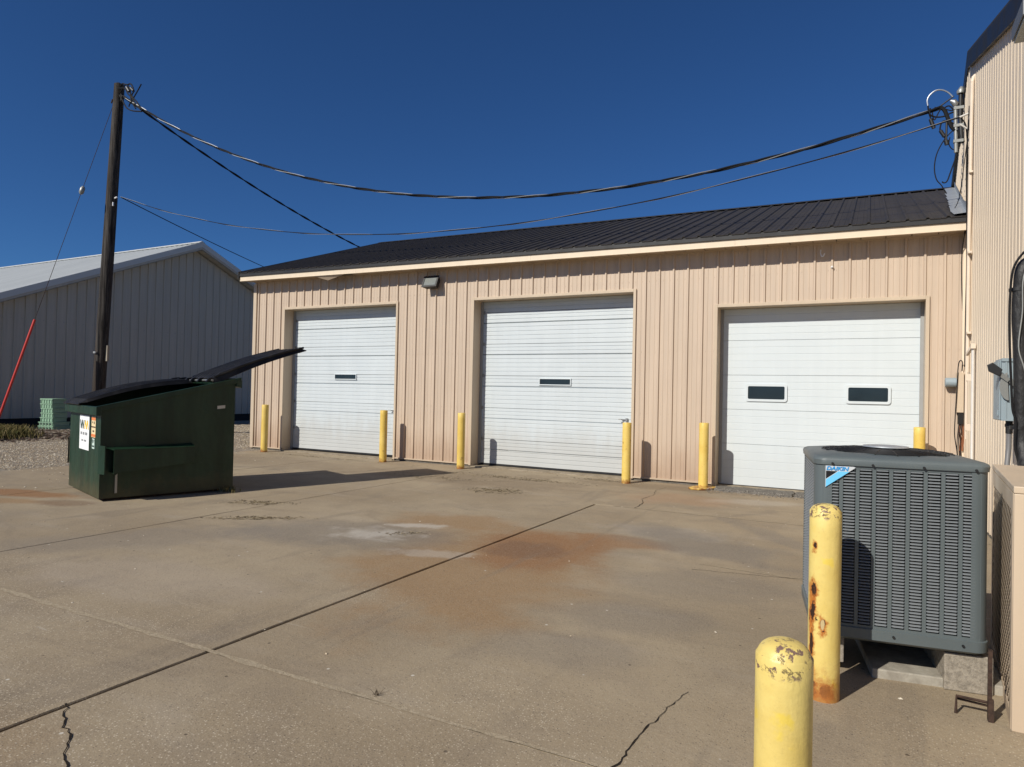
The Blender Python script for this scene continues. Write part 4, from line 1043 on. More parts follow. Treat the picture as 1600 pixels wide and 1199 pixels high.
# badge
bx0, bz1 = -0.331, 1.003
def BP(u, z, n_=0.002): return (u, -n_, z)
mb = MB(); mb.prism([BP(bx0, bz1), BP(bx0, bz1-0.108), BP(bx0+0.136, bz1-0.004), BP(bx0+0.128, bz1)], (0, -0.003, 0)); badge = obj('badge', mb, 'badge', ac)
mb = MB(); mb.prism([BP(bx0+0.002, bz1-0.026, 0.0052), BP(bx0+0.002, bz1-0.066, 0.0052), BP(bx0+0.054, bz1-0.026, 0.0052)], (0, -0.0006, 0)); obj('badge_triangle', mb, 'black', badge)
mb = MB(); mb.prism([BP(bx0+0.002, bz1-0.070, 0.0052), BP(bx0+0.002, bz1-0.106, 0.0052), BP(bx0+0.108, bz1-0.026, 0.0052), BP(bx0+0.059, bz1-0.026, 0.0052)], (0, -0.0006, 0)); obj('badge_band', mb, 'blue', badge)
letters(badge, 'DAIKIN', 0.0265, 'blue2', Matrix.Translation((bx0+0.003, -0.0062, bz1-0.0215)) @ Matrix.Rotation(PI/2, 4, 'X'), 0.22, 0.0009, 'lettering', 1.12)
# blocks and pad under it
Rb = Matrix.Translation((-0.984, -6.865, 0)) @ Matrix.Rotation(ang, 4, 'Z')
padz = ZG+0.045
o = thing('concrete_pad', 'thin pale concrete pad under the grey air conditioner', 'pad'); 
mb = MB(); mb.box(-0.10, 0.50, 0.06, 1.0, ZG-0.02, padz, Rb); obj('slab', mb, 'pad', o, bevel=0.006)
tag(obj('concrete_block', MB().box(0.205, 0.405, 0.035, 0.44, padz+0.001-0.045, 0.134, Rb), 'block', bevel=0.005), 'pale concrete block under the right front corner of the air conditioner', 'concrete block', 'concrete blocks under the air conditioner')
tag(obj('concrete_block', MB().box(-0.335, -0.225, 0.08, 0.48, padz+0.001, 0.134, Rb), 'block', bevel=0.005), 'concrete block in shade under the left side of the air conditioner, behind the bollard', 'concrete block', 'concrete blocks under the air conditioner')
tag(obj('concrete_block', MB().box(-0.335, 0.335, 0.60, 0.72, padz+0.001, 0.134, Rb), 'block', bevel=0.005), 'concrete block in the dark under the back of the air conditioner', 'concrete block', 'concrete blocks under the air conditioner')
# rusty bracket
t = thing('iron_bracket', 'rusty brown iron bracket standing on the concrete by the air conditioner', 'bracket')
mb = MB(); mb.box(-0.650, -0.634, -7.070, -7.054, ZG, 0.26); mb.box(-0.650, -0.630, -7.09, -7.0705, ZG-0.0, 0.05); obj('post', mb, 'rustiron', t)
mb = MB(); mb.tube([(-0.765, -7.06, ZG), (-0.762, -7.05, 0.028), (-0.63, -7.045, 0.022)], 0.007, 6); mb.tube([(-0.762, -7.03, 0.010), (-0.63, -7.03, 0.002)], 0.005, 6); obj('rail', mb, 'rustiron', t)

# ================================================================== TAN MESH-SIDED UNIT
ub = thing('cooling_unit', 'beige steel cooling unit with a mesh side at the right edge', 'cooling unit', (-0.578, -7.14, ZG), -math.radians(4.2))
UH = 1.03; UD = 1.20; UWd = 0.50
mb = MB(); mb.box(0.0, UWd, 0.0, UD, UH-0.03, UH); obj('top_panel', mb, 'tan_trim', ub, bevel=0.004)
obj('front_panel', MB().box(0.002, UWd, 0.003, 0.025, 0.0, UH-0.031), 'tan_trim', ub, bevel=0.004)
obj('rear_panel', MB().box(0.002, UWd, UD-0.025, UD-0.003, 0.0, UH-0.031), 'tan_trim', ub)
obj('base_panel', MB().box(0.004, UWd, 0.026, UD-0.026, 0.0, 0.03), 'tan_trim', ub)
obj('inner_coil', MB().box(0.016, UWd-0.02, 0.03, UD-0.03, 0.031, UH-0.035), 'dark', ub)
mb = MB(); mb.box(0.0, 0.02, 0.026, 0.095, 0.0, UH-0.032); mb.box(0.0, 0.02, UD-0.09, UD-0.026, 0.0, UH-0.032); mb.box(0.0005, 0.02, 0.095, UD-0.09, UH-0.11, UH-0.032); mb.box(0.0005, 0.02, 0.095, UD-0.09, 0.0, 0.06)
obj('side_frame', mb, 'tan_trim', ub)
mb = MB(); y0, y1, z0, z1 = 0.095, UD-0.09, 0.06, UH-0.11; st_ = 0.048; wv = 0.0085
for dirn in (1, -1):
    c = -2.0
    while c < 2.6:
        # strip along (y, z) with z = dirn*y*0.75 + c
        m_ = 0.75*dirn; ya, yb = y0, y1
        za, zb = m_*ya+c, m_*yb+c
        def clip(ya, yb):
            for lim, sg in ((z0, 1), (z1, -1)):
                fa, fb_ = sg*(m_*ya+c-lim), sg*(m_*yb+c-lim)
                if fa < 0 and fb_ < 0: return None
                if fa < 0 or fb_ < 0:
                    yc = (lim-c)/m_
                    if fa < 0: ya = yc
                    else: yb = yc
            return ya, yb
        rr = clip(ya, yb)
        if rr and rr[1]-rr[0] > 0.01:
            ya, yb = rr; off = Vector((0, -m_, 1)).normalized()*wv
            A = Vector((0.004+0.0015*dirn, ya, m_*ya+c)); B = Vector((0.004+0.0015*dirn, yb, m_*yb+c))
            mb.prism([A-off, B-off, B+off, A+off], (0.0012, 0, 0))
        c += st_
o = obj('side_grille', mb, 'tan_trim', ub); o['kind'] = 'stuff'
tag(ub, ub['label'], 'cooling unit')

# ================================================================== THINGS ON THE TALL WALL
t = thing('disconnect_switch', 'grey electrical disconnect box with a black-tipped lever on the cream wall', 'switch box')
mb = MB(); mb.box(-0.20, -0.014, -4.19, -3.90, 1.20, 1.69); obj('housing', mb, 'boxgrey', t, bevel=0.006)
mb = MB(); mb.box(-0.212, -0.201, -4.185, -3.905, 1.205, 1.675); obj('door', mb, 'boxgrey', t, bevel=0.004)
mb = MB(); mb.box(-0.175, -0.165, -4.196, -4.1905, 1.20, 1.69); mb.box(-0.20, -0.014, -4.2, -4.1905, 1.665, 1.69); mb.box(-0.222, -0.213, -4.17, -4.15, 1.60, 1.66); mb.box(-0.222, -0.213, -4.17, -4.15, 1.24, 1.28); mb.box(-0.20, -0.014, -4.199, -4.191, 1.20, 1.213); obj('flange', mb, 'boxgrey', t)
mb = MB(); c = (-0.155, 1.50); pts = []
for i in range(13): 
    a = math.radians(100+170*i/12); pts.append((c[0]+0.075*math.cos(a)*0.8, -4.215, c[1]-0.03+0.11*math.sin(a)))
mb.prism(pts, (0, 0.006, 0)); mb.tube([(-0.125, -4.22, 1.50), (-0.125, -4.195, 1.50)], 0.028, 12); obj('cam_plate', mb, 'boxgrey2', t)
mb = MB(); mb.prism([(-0.165, -4.225, 1.50), (-0.15, -4.225, 1.53), (-0.235, -4.235, 1.60), (-0.25, -4.235, 1.575)], (0, 0.01, 0)); obj('lever', mb, 'boxgrey2', t)
mb = MB(); mb.prism([(-0.218, -4.245, 1.545), (-0.200, -4.245, 1.60), (-0.265, -4.245, 1.655), (-0.300, -4.245, 1.635), (-0.290, -4.245, 1.585)], (0, 0.02, 0)); obj('lever_grip', mb, 'rubber', t, bevel=0.004)
t2 = thing('flexible_conduit', 'grey plastic conduit dropping from the disconnect box', 'conduit')
mb = MB(); mb.tube([(-0.137, -4.12, 1.10), (-0.137, -4.12, 1.05), (-0.14, -4.13, 0.98), (-0.152, -4.15, 0.86), (-0.17, -4.3, 0.7), (-0.22, -4.8, 0.55)], 0.019, 10); obj('pipe', mb, 'pvc', t2, smooth=True)
mb = MB(); mb.tube([(-0.137, -4.12, 1.199), (-0.137, -4.12, 1.10)], 0.024, 10); mb.tube([(-0.137, -4.12, 1.175), (-0.137, -4.12, 1.15)], 0.029, 8); obj('fitting', mb, 'rubber', t2)
def smooth_path(pts, n=8):
    pts = [Vector(q) for q in pts]; out = []
    for i in range(len(pts)-1):
        p0 = pts[max(i-1, 0)]; p1 = pts[i]; p2 = pts[i+1]; p3 = pts[min(i+2, len(pts)-1)]
        for j in range(n):
            t = j/n; out.append(0.5*((2*p1)+(-p0+p2)*t+(2*p0-5*p1+4*p2-p3)*t*t+(-p0+3*p1-3*p2+p3)*t**3))
    out.append(pts[-1]); return out
ls = thing('refrigerant_lines', 'thick black insulated refrigerant lines with thin cables strapped along them', 'pipe')
LSX = [(-0.005, -4.45, 2.50), (-0.060, -4.55, 2.485), (-0.105, -4.6, 2.42), (-0.118, -4.6, 2.28), (-0.122, -4.6, 2.15), (-0.124, -4.6, 1.95), (-0.112, -4.6, 1.67), (-0.108, -4.6, 1.39), (-0.104, -4.6, 1.19), (-0.098, -4.62, 1.0), (-0.09, -4.8, 0.8), (-0.12, -5.4, 0.5)]
LSX = [(x-0.033*min(1, i_/2), y, z-(0.10 if i_ < 4 else 0.0)) for i_, (x, y, z) in enumerate(LSX)]
mb = MB(); mb.tube(smooth_path(LSX, 6), 0.047, 14); obj('insulated_pipe', mb, 'foam', ls, smooth=True)
mb = MB(); mb.tube(smooth_path([(x+0.05, y+0.07, z+0.02) for x, y, z in LSX], 6), 0.032, 12); obj('insulated_pipe', mb, 'foam', ls, smooth=True)
mb = MB(); mb.tube(smooth_path([(0.0, -4.5, 2.55), (-0.10, -4.62, 2.48), (-0.20, -4.66, 2.33), (-0.222, -4.66, 2.1), (-0.222, -4.66, 1.8), (-0.21, -4.66, 1.5), (-0.20, -4.66, 1.3), (-0.18, -4.66, 1.2), (-0.18, -4.66, 1.0), (-0.13, -4.7, 0.8)], 6), 0.008, 8); 
o = obj('control_cable', mb, 'cable', ls, smooth=True)
mb = MB(); mb.tube(smooth_path([(0.0, -4.5, 2.52), (-0.08, -4.66, 2.44), (-0.145, -4.67, 2.25), (-0.15, -4.67, 2.0), (-0.17, -4.67, 1.75), (-0.14, -4.68, 1.6), (-0.11, -4.68, 1.45), (-0.12, -4.68, 1.2), (-0.10, -4.68, 0.9)], 6), 0.0045, 8); obj('control_cable', mb, 'boxgrey2', ls, smooth=True)
for z, x in ((2.17, -0.160), (1.16, -0.146)):
    mb = MB(); mb.tube([(x, -4.59, z-0.012), (x, -4.59, z+0.012)], 0.060, 14); obj('strap', mb, 'rubber', ls, smooth=True)
# vertical pipe by the inner corner, two risers
t = thing('riser_pipe', 'cream painted riser pipe running up the inner corner of the tall wall', 'pipe')
mb = MB(); mb.tube([(-0.032, -0.60, 1.72), (-0.032, -0.62, 3.4), (-0.032, -0.68, 4.4), (-0.032, -0.74, 5.30)], 0.022, 10); mb.tube([(-0.032, -0.74, 5.30), (-0.02, -0.74, 5.36), (0.0, -0.74, 5.38)], 0.022, 10); obj('pipe', mb, 'cpipe', t, smooth=True)
for z in (2.2, 3.2, 4.2, 4.9):
    mb = MB(); mb.box(-0.05, -0.012, -0.72, -0.60, z-0.012, z+0.012); obj('clip', mb, 'cpipe', t)
t = thing('conduit', 'shiny white conduit with a bent top bracket left of the disconnect box', 'conduit')
mb = MB(); mb.tube([(-0.034, -1.12, 2.0), (-0.034, -1.12, 0.72), (-0.034, -1.2, 0.3)], 0.017, 10); obj('pipe', mb, 'emt', t, smooth=True)
mb = MB(); mb.box(-0.06, -0.012, -1.16, -1.10, 1.975, 2.035); mb.prism([(-0.05, -1.13, 2.03), (-0.09, -0.95, 1.93), (-0.09, -0.95, 1.90), (-0.05, -1.13, 1.99)], (0.03, 0, 0)); mb.box(-0.09, -0.07, -0.96, -0.94, 0.9, 1.93); obj('bracket', mb, 'cpipe', t)
for z in (1.65, 1.05):
    mb = MB(); mb.box(-0.085, -0.014, -0.97, -0.93, z-0.05, z+0.03); obj('clip', mb, 'cpipe', t)
t = thing('meter_box', 'beige junction box with a grey round cap in the corner between the buildings', 'junction box')
mb = MB(); mb.box(-0.095, -0.014, -0.13, -0.030, 1.205, 1.73); obj('box', mb, 'tan_trim', t, bevel=0.004)
mb = MB(); mb.tube([(-0.096, -0.085, 1.60), (-0.212, -0.085, 1.60), (-0.22, -0.085, 1.60)], [0.062, 0.062, 0.055], 20); obj('round_cap', mb, 'boxgrey', t, smooth=True)
mb = MB(); mb.box(-0.07, -0.016, -0.12, -0.032, 1.05, 1.204); obj('open_bottom', mb, 'dark', t)
mb = MB()
for i in range(6):
    x = -0.055+0.008*i; mb.tube(smooth_path([(x, -0.09, 1.06), (x-0.01*math.sin(i), -0.10, 0.95), (x+0.01, -0.09-0.01*(i % 2), 0.85), (x+0.004*math.cos(i*2), -0.1, 0.70)], 4), 0.0035, 6)
obj('loose_wires', mb, 'copper', t)
mb = MB()
for i in range(3):
    x = -0.06+0.018*i; mb.tube(smooth_path([(x, -0.10, 1.10), (x-0.012, -0.12, 0.95), (x-0.02, -0.11, 0.8), (x-0.01, -0.1, 0.6)], 4), 0.005, 6)
obj('loose_cable', mb, 'cable', t)
tag(obj('looped_cable', MB().tube(smooth_path([(-0.036, -0.12, 1.75), (-0.034, -0.14, 1.86), (-0.062, -0.15, 1.885), (-0.082, -0.15, 1.80), (-0.094, -0.15, 1.50), (-0.108, -0.15, 1.16), (-0.112, -0.15, 0.908), (-0.085, -0.15, 0.70), (-0.07, -0.15, 0.5)], 6), 0.006, 8), 'cable', smooth=True), 'thin black cable looping down over the beige junction box', 'cable')
tag(obj('hanging_cable', MB().tube(smooth_path([(-0.03, -0.30, 3.66), (-0.040, -0.20, 3.5), (-0.05, -0.08, 3.28), (-0.046, -0.06, 2.9), (-0.03, -0.05, 2.55)], 6), 0.006, 8), 'cable', smooth=True), 'thin black cable hanging from the right end of the garage eave', 'cable')
tag(obj('corner_cable', MB().tube(smooth_path([(-0.03, -0.50, 5.1), (-0.05, -0.46, 4.4), (-0.03, -0.42, 3.3), (-0.03, -0.36, 2.4), (-0.025, -0.30, 1.80)], 6), 0.009, 8), 'cable', smooth=True), 'black cable running down the tall wall beside the cream riser pipe', 'cable')

# service entrance at the corner
Yp = 0.6
mast = thing('service_mast', 'grey service mast with black looped connectors at the corner of the tall building', 'service mast')
mb = MB(); mb.tube([(-0.064, Yp, 4.87), (-0.078, Yp, 5.53)], 0.026, 12); obj('pipe', mb, 'boxgrey2', mast, smooth=True)
mb = MB(); mb.tube([(-0.078, Yp, 5.53), (-0.078, Yp, 5.56), (-0.10, Yp, 5.60), (-0.14, Yp, 5.62)], [0.03, 0.045, 0.04, 0.02], 10); obj('cap', mb, 'galvbolt', mast, smooth=True)
mb = MB(); mb.tube([(-0.012, Yp, 5.80), (-0.014, Yp, 5.74), (-0.016, Yp, 5.70)], [0.015, 0.055, 0.05], 12); obj('weatherhead', mb, 'boxgrey2', mast, smooth=True)
mb = MB(); mb.tube([(-0.016, Yp, 5.70), (-0.02, Yp, 5.4), (0.0, Yp, 5.0)], 0.028, 10); obj('conduit', mb, 'rubber', mast, smooth=True)
LO = {
 'jumper_silver': ([(-0.411, Yp, 5.600), (-0.419, Yp, 5.681), (-0.389, Yp, 5.749), (-0.319, Yp, 5.801), (-0.241, Yp, 5.795), (-0.164, Yp, 5.743), (-0.109, Yp, 5.669)], 0.011, 'alu'),
 'jumper_a': ([(-0.411, Yp, 5.60), (-0.402, Yp, 5.511), (-0.377, Yp, 5.414), (-0.352, Yp, 5.271)], 0.010, 'cable'),
 'jumper_b': ([(-0.385, Yp-.02, 5.55), (-0.385, Yp-.02, 5.462), (-0.315, Yp, 5.421), (-0.214, Yp, 5.413), (-0.115, Yp, 5.45), (0.0, Yp, 5.443)], 0.011, 'cable'),
 'jumper_c': ([(-0.041, Yp, 5.221), (-0.144, Yp, 5.328), (-0.229, Yp, 5.342), (-0.259, Yp, 5.255), (-0.25, Yp, 5.189), (-0.203, Yp, 5.108), (-0.179, Yp, 5.04)], 0.010, 'cable'),
 'drip_loop_a': ([(-0.097, Yp, 5.201), (-0.203, Yp, 5.081), (-0.293, Yp, 4.893), (-0.322, Yp, 4.694), (-0.297, Yp, 4.525), (-0.234, Yp, 4.425), (-0.17, Yp, 4.30)], 0.0075, 'cable'),
 'drip_loop_b': ([(0.0, Yp, 5.25), (-0.041, Yp, 4.928), (-0.077, Yp, 4.769), (-0.129, Yp, 4.594), (-0.166, Yp, 4.48), (-0.204, Yp, 4.458), (-0.227, Yp, 4.479)], 0.009, 'cable'),
 'jumper_d': ([(-0.33, Yp, 5.56), (-0.24, Yp+.02, 5.53), (-0.15, Yp, 5.55), (-0.06, Yp, 5.42), (0.0, Yp, 5.40)], 0.010, 'cable'),
 'jumper_e': ([(-0.36, Yp, 5.52), (-0.33, Yp, 5.38), (-0.25, Yp, 5.52), (-0.12, Yp, 5.48), (0.0, Yp, 5.5)], 0.008, 'cable'),
 'jumper_f': ([(-0.14, Yp, 5.10), (-0.15, Yp, 5.0), (-0.10, Yp, 4.92), (-0.03, Yp, 4.93), (0.0, Yp, 5.1)], 0.007, 'cable'),
 'lead_in': ([(-0.254, Yp, 5.549), (-0.207, Yp, 5.494), (-0.167, Yp, 5.377), (-0.128, Yp, 5.261), (-0.089, Yp, 5.2), (-0.041, Yp, 5.148), (0.02, Yp, 5.0)], 0.026, 'cable'),
}
for nm, (pts, r, m) in LO.items():
    base = 'jumper_wire' if 'jumper' in nm else ('drip_loop' if 'drip' in nm else 'lead_in')
    obj(base, MB().tube(smooth_path(pts, 6), r, 8), m, mast, smooth=True)
for p0, p1, r in (((-0.377, Yp, 5.40), (-0.335, Yp, 5.262), 0.026), ((-0.255, Yp, 5.215), (-0.205, Yp, 5.12), 0.024), ((-0.185, Yp, 5.06), (-0.172, Yp, 5.00), 0.030), ((-0.18, Yp, 5.32), (-0.185, Yp, 5.06), 0.014), ((-0.27, Yp, 5.56), (-0.10, Yp, 5.68), 0.010)):
    obj('connector', MB().tube([p0, p1], r, 10), 'rubber', mast, smooth=True)
mb = MB()
for i, (x, z) in enumerate(((-0.06, 5.5), (-0.07, 5.25), (-0.06, 5.03))): mb.box(-0.10, 0.02, Yp-0.03, Yp+0.03, z-0.02, z+0.02)
obj('insulator_bracket', mb, 'boxgrey2', mast)
mb = MB(); mb.tube([(-0.13, -0.45, 4.99), (-0.01, -0.45, 5.03)], 0.014, 8); mb.tube([(-0.13, -0.45, 4.90), (-0.01, -0.45, 4.80)], 0.010, 8); obj('wall_hook', mb, 'emt', mast)
tag(obj('drop_cable', MB().tube(smooth_path([(-0.128, -0.45, 4.996), (-0.065, -0.42, 4.903), (-0.043, -0.4, 4.734), (-0.034, -0.4, 4.526), (-0.036, -0.4, 4.033), (-0.03, -0.4, 3.2)], 6), 0.008, 8), 'cable', smooth=True), 'thin black cable dropping down the tall wall from the service hook', 'cable')
tag(obj('slack_cable', MB().tube(smooth_path([(-0.05, -0.7, 4.85), (-0.045, -0.2, 4.5), (-0.05, 0.3, 4.15), (-0.10, 0.45, 4.02)], 6), 0.005, 6), 'cable', smooth=True), 'fine slack cable slanting from the tall wall to the roof flashing', 'cable')

# flood lamp on the garage
t = thing('flood_lamp', 'dark floodlight under the garage eave between the first two doors', 'floodlight', (-8.50, 0, 3.41))
Rt = Matrix.Translation((0, -0.13, 0)) @ Matrix.Rotation(math.radians(-24), 4, 'X')
mb = MB(); fr = [(-0.165, -0.02, -0.115), (0.165, -0.02, -0.115), (0.165, -0.02, 0.115), (-0.165, -0.02, 0.115)]; bk = [(-0.13, 0.10, -0.09), (0.13, 0.10, -0.09), (0.13, 0.10, 0.09), (-0.13, 0.10, 0.09)]
mb.add([Rt @ Vector(q) for q in fr+bk], [(0, 1, 2, 3), (7, 6, 5, 4), (0, 4, 5, 1), (1, 5, 6, 2), (2, 6, 7, 3), (3, 7, 4, 0)]); obj('housing', mb, 'lampbody', t, bevel=0.006)
mb = MB(); 
for q in ((-0.17, 0.17, 0.085, 0.12), (-0.17, 0.17, -0.12, -0.085), (-0.17, -0.135, -0.085, 0.085), (0.135, 0.17, -0.085, 0.085)): mb.box(q[0], q[1], -0.034, -0.021, q[2], q[3], Rt)
obj('bezel', mb, 'lampbody', t); obj('lens', MB().box(-0.134, 0.134, -0.027, -0.0205, -0.084, 0.084, Rt), 'lens', t)
obj('mount', MB().box(-0.05, 0.05, -0.06, -0.002, -0.06, 0.07), 'lampbody', t)
# wall light / vent high on the tall wall
t = thing('wall_light', 'grey metal wall light high up on the cream wall at the top right corner', 'wall light')
mb = MB(); mb.prism([(-0.014, -4.75, 4.19), (-0.18, -4.75, 4.12), (-0.18, -4.75, 4.24), (-0.014, -4.75, 4.42)], (0, 0.42, 0)); obj('housing', mb, 'litgrey', t, bevel=0.006)
obj('lens', MB().box(-0.17, -0.03, -4.72, -4.36, 4.095, 4.118), 'lens', t)
# broken hook under the eave
tag(obj('eave_hook', MB().tube(smooth_path([(-1.75, -0.03, 3.50), (-1.75, -0.06, 3.44), (-1.735, -0.07, 3.40), (-1.715, -0.07, 3.40), (-1.70, -0.06, 3.44)], 5), 0.009, 8), 'porcelain', smooth=True), 'small white wire hook on the wall under the eave above the right door', 'hook')
tag(obj('ceramic_insulator', MB().tube([(-1.60, -0.001, 3.24), (-1.60, -0.04, 3.24), (-1.60, -0.05, 3.245)], [0.02, 0.018, 0.01], 10), 'porcelain', smooth=True), 'tiny pale knob on the tan wall just below the white hook', 'insulator')

# ================================================================== POLE, GUY, WIRES
PB = Vector((-19.50, 0.1, ZG-0.3)); PT = Vector((-18.90, 0.1, 9.34))
pole = thing('utility_pole', 'dark weathered wooden utility pole rising behind the dumpster', 'utility pole', PB)
mb = MB(); npt = 40; nr = 20
for i in range(npt+1):
    t_ = i/npt; c = (PT-PB)*t_; r = 0.168+(0.128-0.168)*t_
    for j in range(nr):
        a = 2*PI*j/nr; rr = r*(1+0.05*noise.noise(Vector((math.cos(a)*3, math.sin(a)*3, i*0.12)))-0.06*max(0, noise.noise(Vector((math.cos(a)*6, math.sin(a)*6, i*0.05+8)))))
        mb.v.append((c.x+rr*math.cos(a), c.y+rr*math.sin(a), c.z+(0.02*noise.noise(Vector((a, 0, 1))) if i == npt else 0)))
for i in range(npt):
    for j in range(nr): q = i*nr+j; q2 = i*nr+(j+1) % nr; mb.f.append((q, q2, q2+nr, q+nr))
mb.f.append(tuple(npt*nr+j for j in range(nr))); obj('shaft', mb, 'pole', pole, smooth=True)
def Pz(z, dx=0, dy=0): 
    t_ = (z-PB.z)/(PT.z-PB.z); return (PT-PB)*t_+Vector((dx, dy, 0))
def shade(z0, h_, w_, dx, m, nm):
    q = Pz(z0); obj(nm, MB().box(q.x+dx-w_/2, q.x+dx+w_/2, q.y-0.20, q.y-0.175, q.z, q.z+h_), m, pole)
shade(2.15, 0.05, 0.10, 0.02, 'tag', 'number_tag'); 
q = Pz(1.95); obj('backing_board', MB().box(q.x+0.10, q.x+0.24, q.y+0.02, q.y+0.08, q.z, q.z+0.42), 'ply', pole)
mb = MB(); q = Pz(9.0); mb.tube([(q.x-0.20, q.y, q.z), (q.x+0.22, q.y, q.z)], 0.014, 8); q = Pz(8.85); mb.tube([(q.x-0.17, q.y-0.08, q.z), (q.x-0.12, q.y-0.08, q.z+0.1)], 0.02, 6); obj('bolt', mb, 'rustiron', pole)
mb = MB(); q = Pz(8.98); mb.prism([(q.x+0.12, q.y-0.03, q.z-0.12), (q.x+0.12, q.y-0.03, q.z+0.14), (q.x+0.20, q.y-0.03, q.z)], (0, 0.06, 0)); obj('dead_end_bracket', mb, 'rubber', pole)
q = Pz(6.3); mb = MB(); mb.tube([(q.x+0.12, q.y, q.z), (q.x+0.24, q.y, q.z+0.02)], 0.022, 8); mb.tube([(q.x+0.15, q.y-.05, q.z-0.12), (q.x+0.15, q.y-.05, q.z-0.22)], 0.02, 8); obj('porcelain_knob', mb, 'porcelain', pole)
# jumper tangle at the top
for nm, pts in (('a', [(-18.80, 0.05, 9.22), (-18.60, 0, 9.27), (-18.41, 0, 9.20), (-18.24, 0, 9.19), (-18.11, 0, 8.99), (-18.18, 0, 8.87), (-17.96, 0, 8.66), (-17.73, 0, 8.42)]),
                ('b', [(-18.80, 0.0, 9.18), (-18.50, 0, 9.12), (-18.35, 0, 8.95), (-18.18, 0, 8.82), (-18.0, 0, 8.60), (-17.80, 0, 8.44)]),
                ('c', [(-18.72, 0.0, 8.99), (-18.55, 0, 8.78), (-18.40, 0, 8.60), (-18.15, 0, 8.47), (-17.75, 0, 8.38)]),
                ('e', [(-18.70, 0.0, 9.05), (-18.45, 0, 9.22), (-18.30, 0.02, 9.05), (-18.20, 0, 8.75), (-18.0, 0, 8.5)]),
                ('d', [(-17.80, 0, 9.10), (-18.0, 0, 8.90), (-18.25, 0, 8.68), (-18.30, 0, 8.60)])):
    o = obj('jumper_wire', MB().tube([Vector(q)-PB for q in smooth_path(pts, 5)], 0.017, 6), 'cable', pole, smooth=True)
for p0, p1 in (((-18.42, 0, 9.14), (-18.30, 0, 9.0)), ((-18.24, 0, 9.08), (-18.12, 0, 8.98))):
    obj('splice', MB().tube([Vector(p0)-PB, Vector(p1)-PB], 0.035, 8), 'rubber', pole)

def sag(P, Q, s, n=60):
    P, Q = Vector(P), Vector(Q); return [P.lerp(Q, i/n)-Vector((0, 0, 4*s*(i/n)*(1-i/n))) for i in range(n+1)]
def helix(path, R, pitch, ph):
    out = []; L = 0
    for i, q in enumerate(path):
        if i: L += (q-path[i-1]).length
        t_ = (path[min(i+1, len(path)-1)]-path[max(0, i-1)]).normalized(); s_ = t_.cross(Vector((0, 0, 1))).normalized(); u_ = s_.cross(t_)
        a = 2*PI*L/pitch+ph; out.append(q+(s_*math.cos(a)+u_*math.sin(a))*R)
    return out
tri = thing('service_cable', 'thick twisted service cable sagging from the pole to the tall building', 'cable')
path = sag((-18.55, 0.0, 8.93), (-0.254, Yp, 5.549), 1.93, 420)
for kx, m in enumerate(('cable', 'cable', 'alu')):
    obj('strand', MB().tube(helix(path, 0.017, 1.5, kx*2*PI/3), 0.014 if m == 'cable' else 0.008, 6, True), m, tri, smooth=True)
tw = thing('rear_service_cable', 'dark twisted cable running from the pole top down behind the garage roof', 'cable')
path = sag((-18.6, 0.0, 8.95), (-18.648, 10.0, 6.809), 0.24, 160)
for kx in range(2): obj('strand', MB().tube(helix(path, 0.016, 1.2, kx*PI), 0.017, 6), 'cable', tw, smooth=True)
path = sag((-18.52, 0.0, 6.26), (-0.12, -0.45, 4.99), 1.24, 300)
t = thing('telephone_cable', 'thin long cable sagging low from the middle of the pole to the tall building', 'cable')
obj('strand', MB().tube(path, 0.0085, 6), 'cable', t, smooth=True); obj('support_wire', MB().tube(helix(path, 0.013, 2.6, 0), 0.004, 5), 'alu', t, smooth=True)
tag(obj('short_cable', MB().tube(sag((-18.52, 0.0, 6.25), (-21.726, 8.0, 5.908), 0.04, 60), 0.012, 6), 'cable', smooth=True), 'thin cable from the middle of the pole down behind the white shed', 'cable')
AN = Vector((-20.18, -2.02, ZG)); GT = Vector((-19.05, 0.05, 8.83))
guy = thing('guy_wire', 'guy wire slanting down left of the pole with a red plastic guard', 'guy wire', AN)
obj('wire', MB().tube([Vector((0, 0, 0)), GT-AN], 0.007, 6), 'rustiron', guy)
v = GT-AN; tA = 0.033; tB = 0.335
obj('guard', MB().tube([v*tA, v*0.2, v*tB], 0.030, 10), 'red', guy, smooth=True)
tI = 0.725
mb = MB(); mb.tube([v*(tI-0.012), v*(tI-0.006), v*(tI+0.006), v*(tI+0.012)], [0.03, 0.062, 0.062, 0.03], 8); obj('strain_insulator', mb, 'boxgrey2', guy, smooth=True)

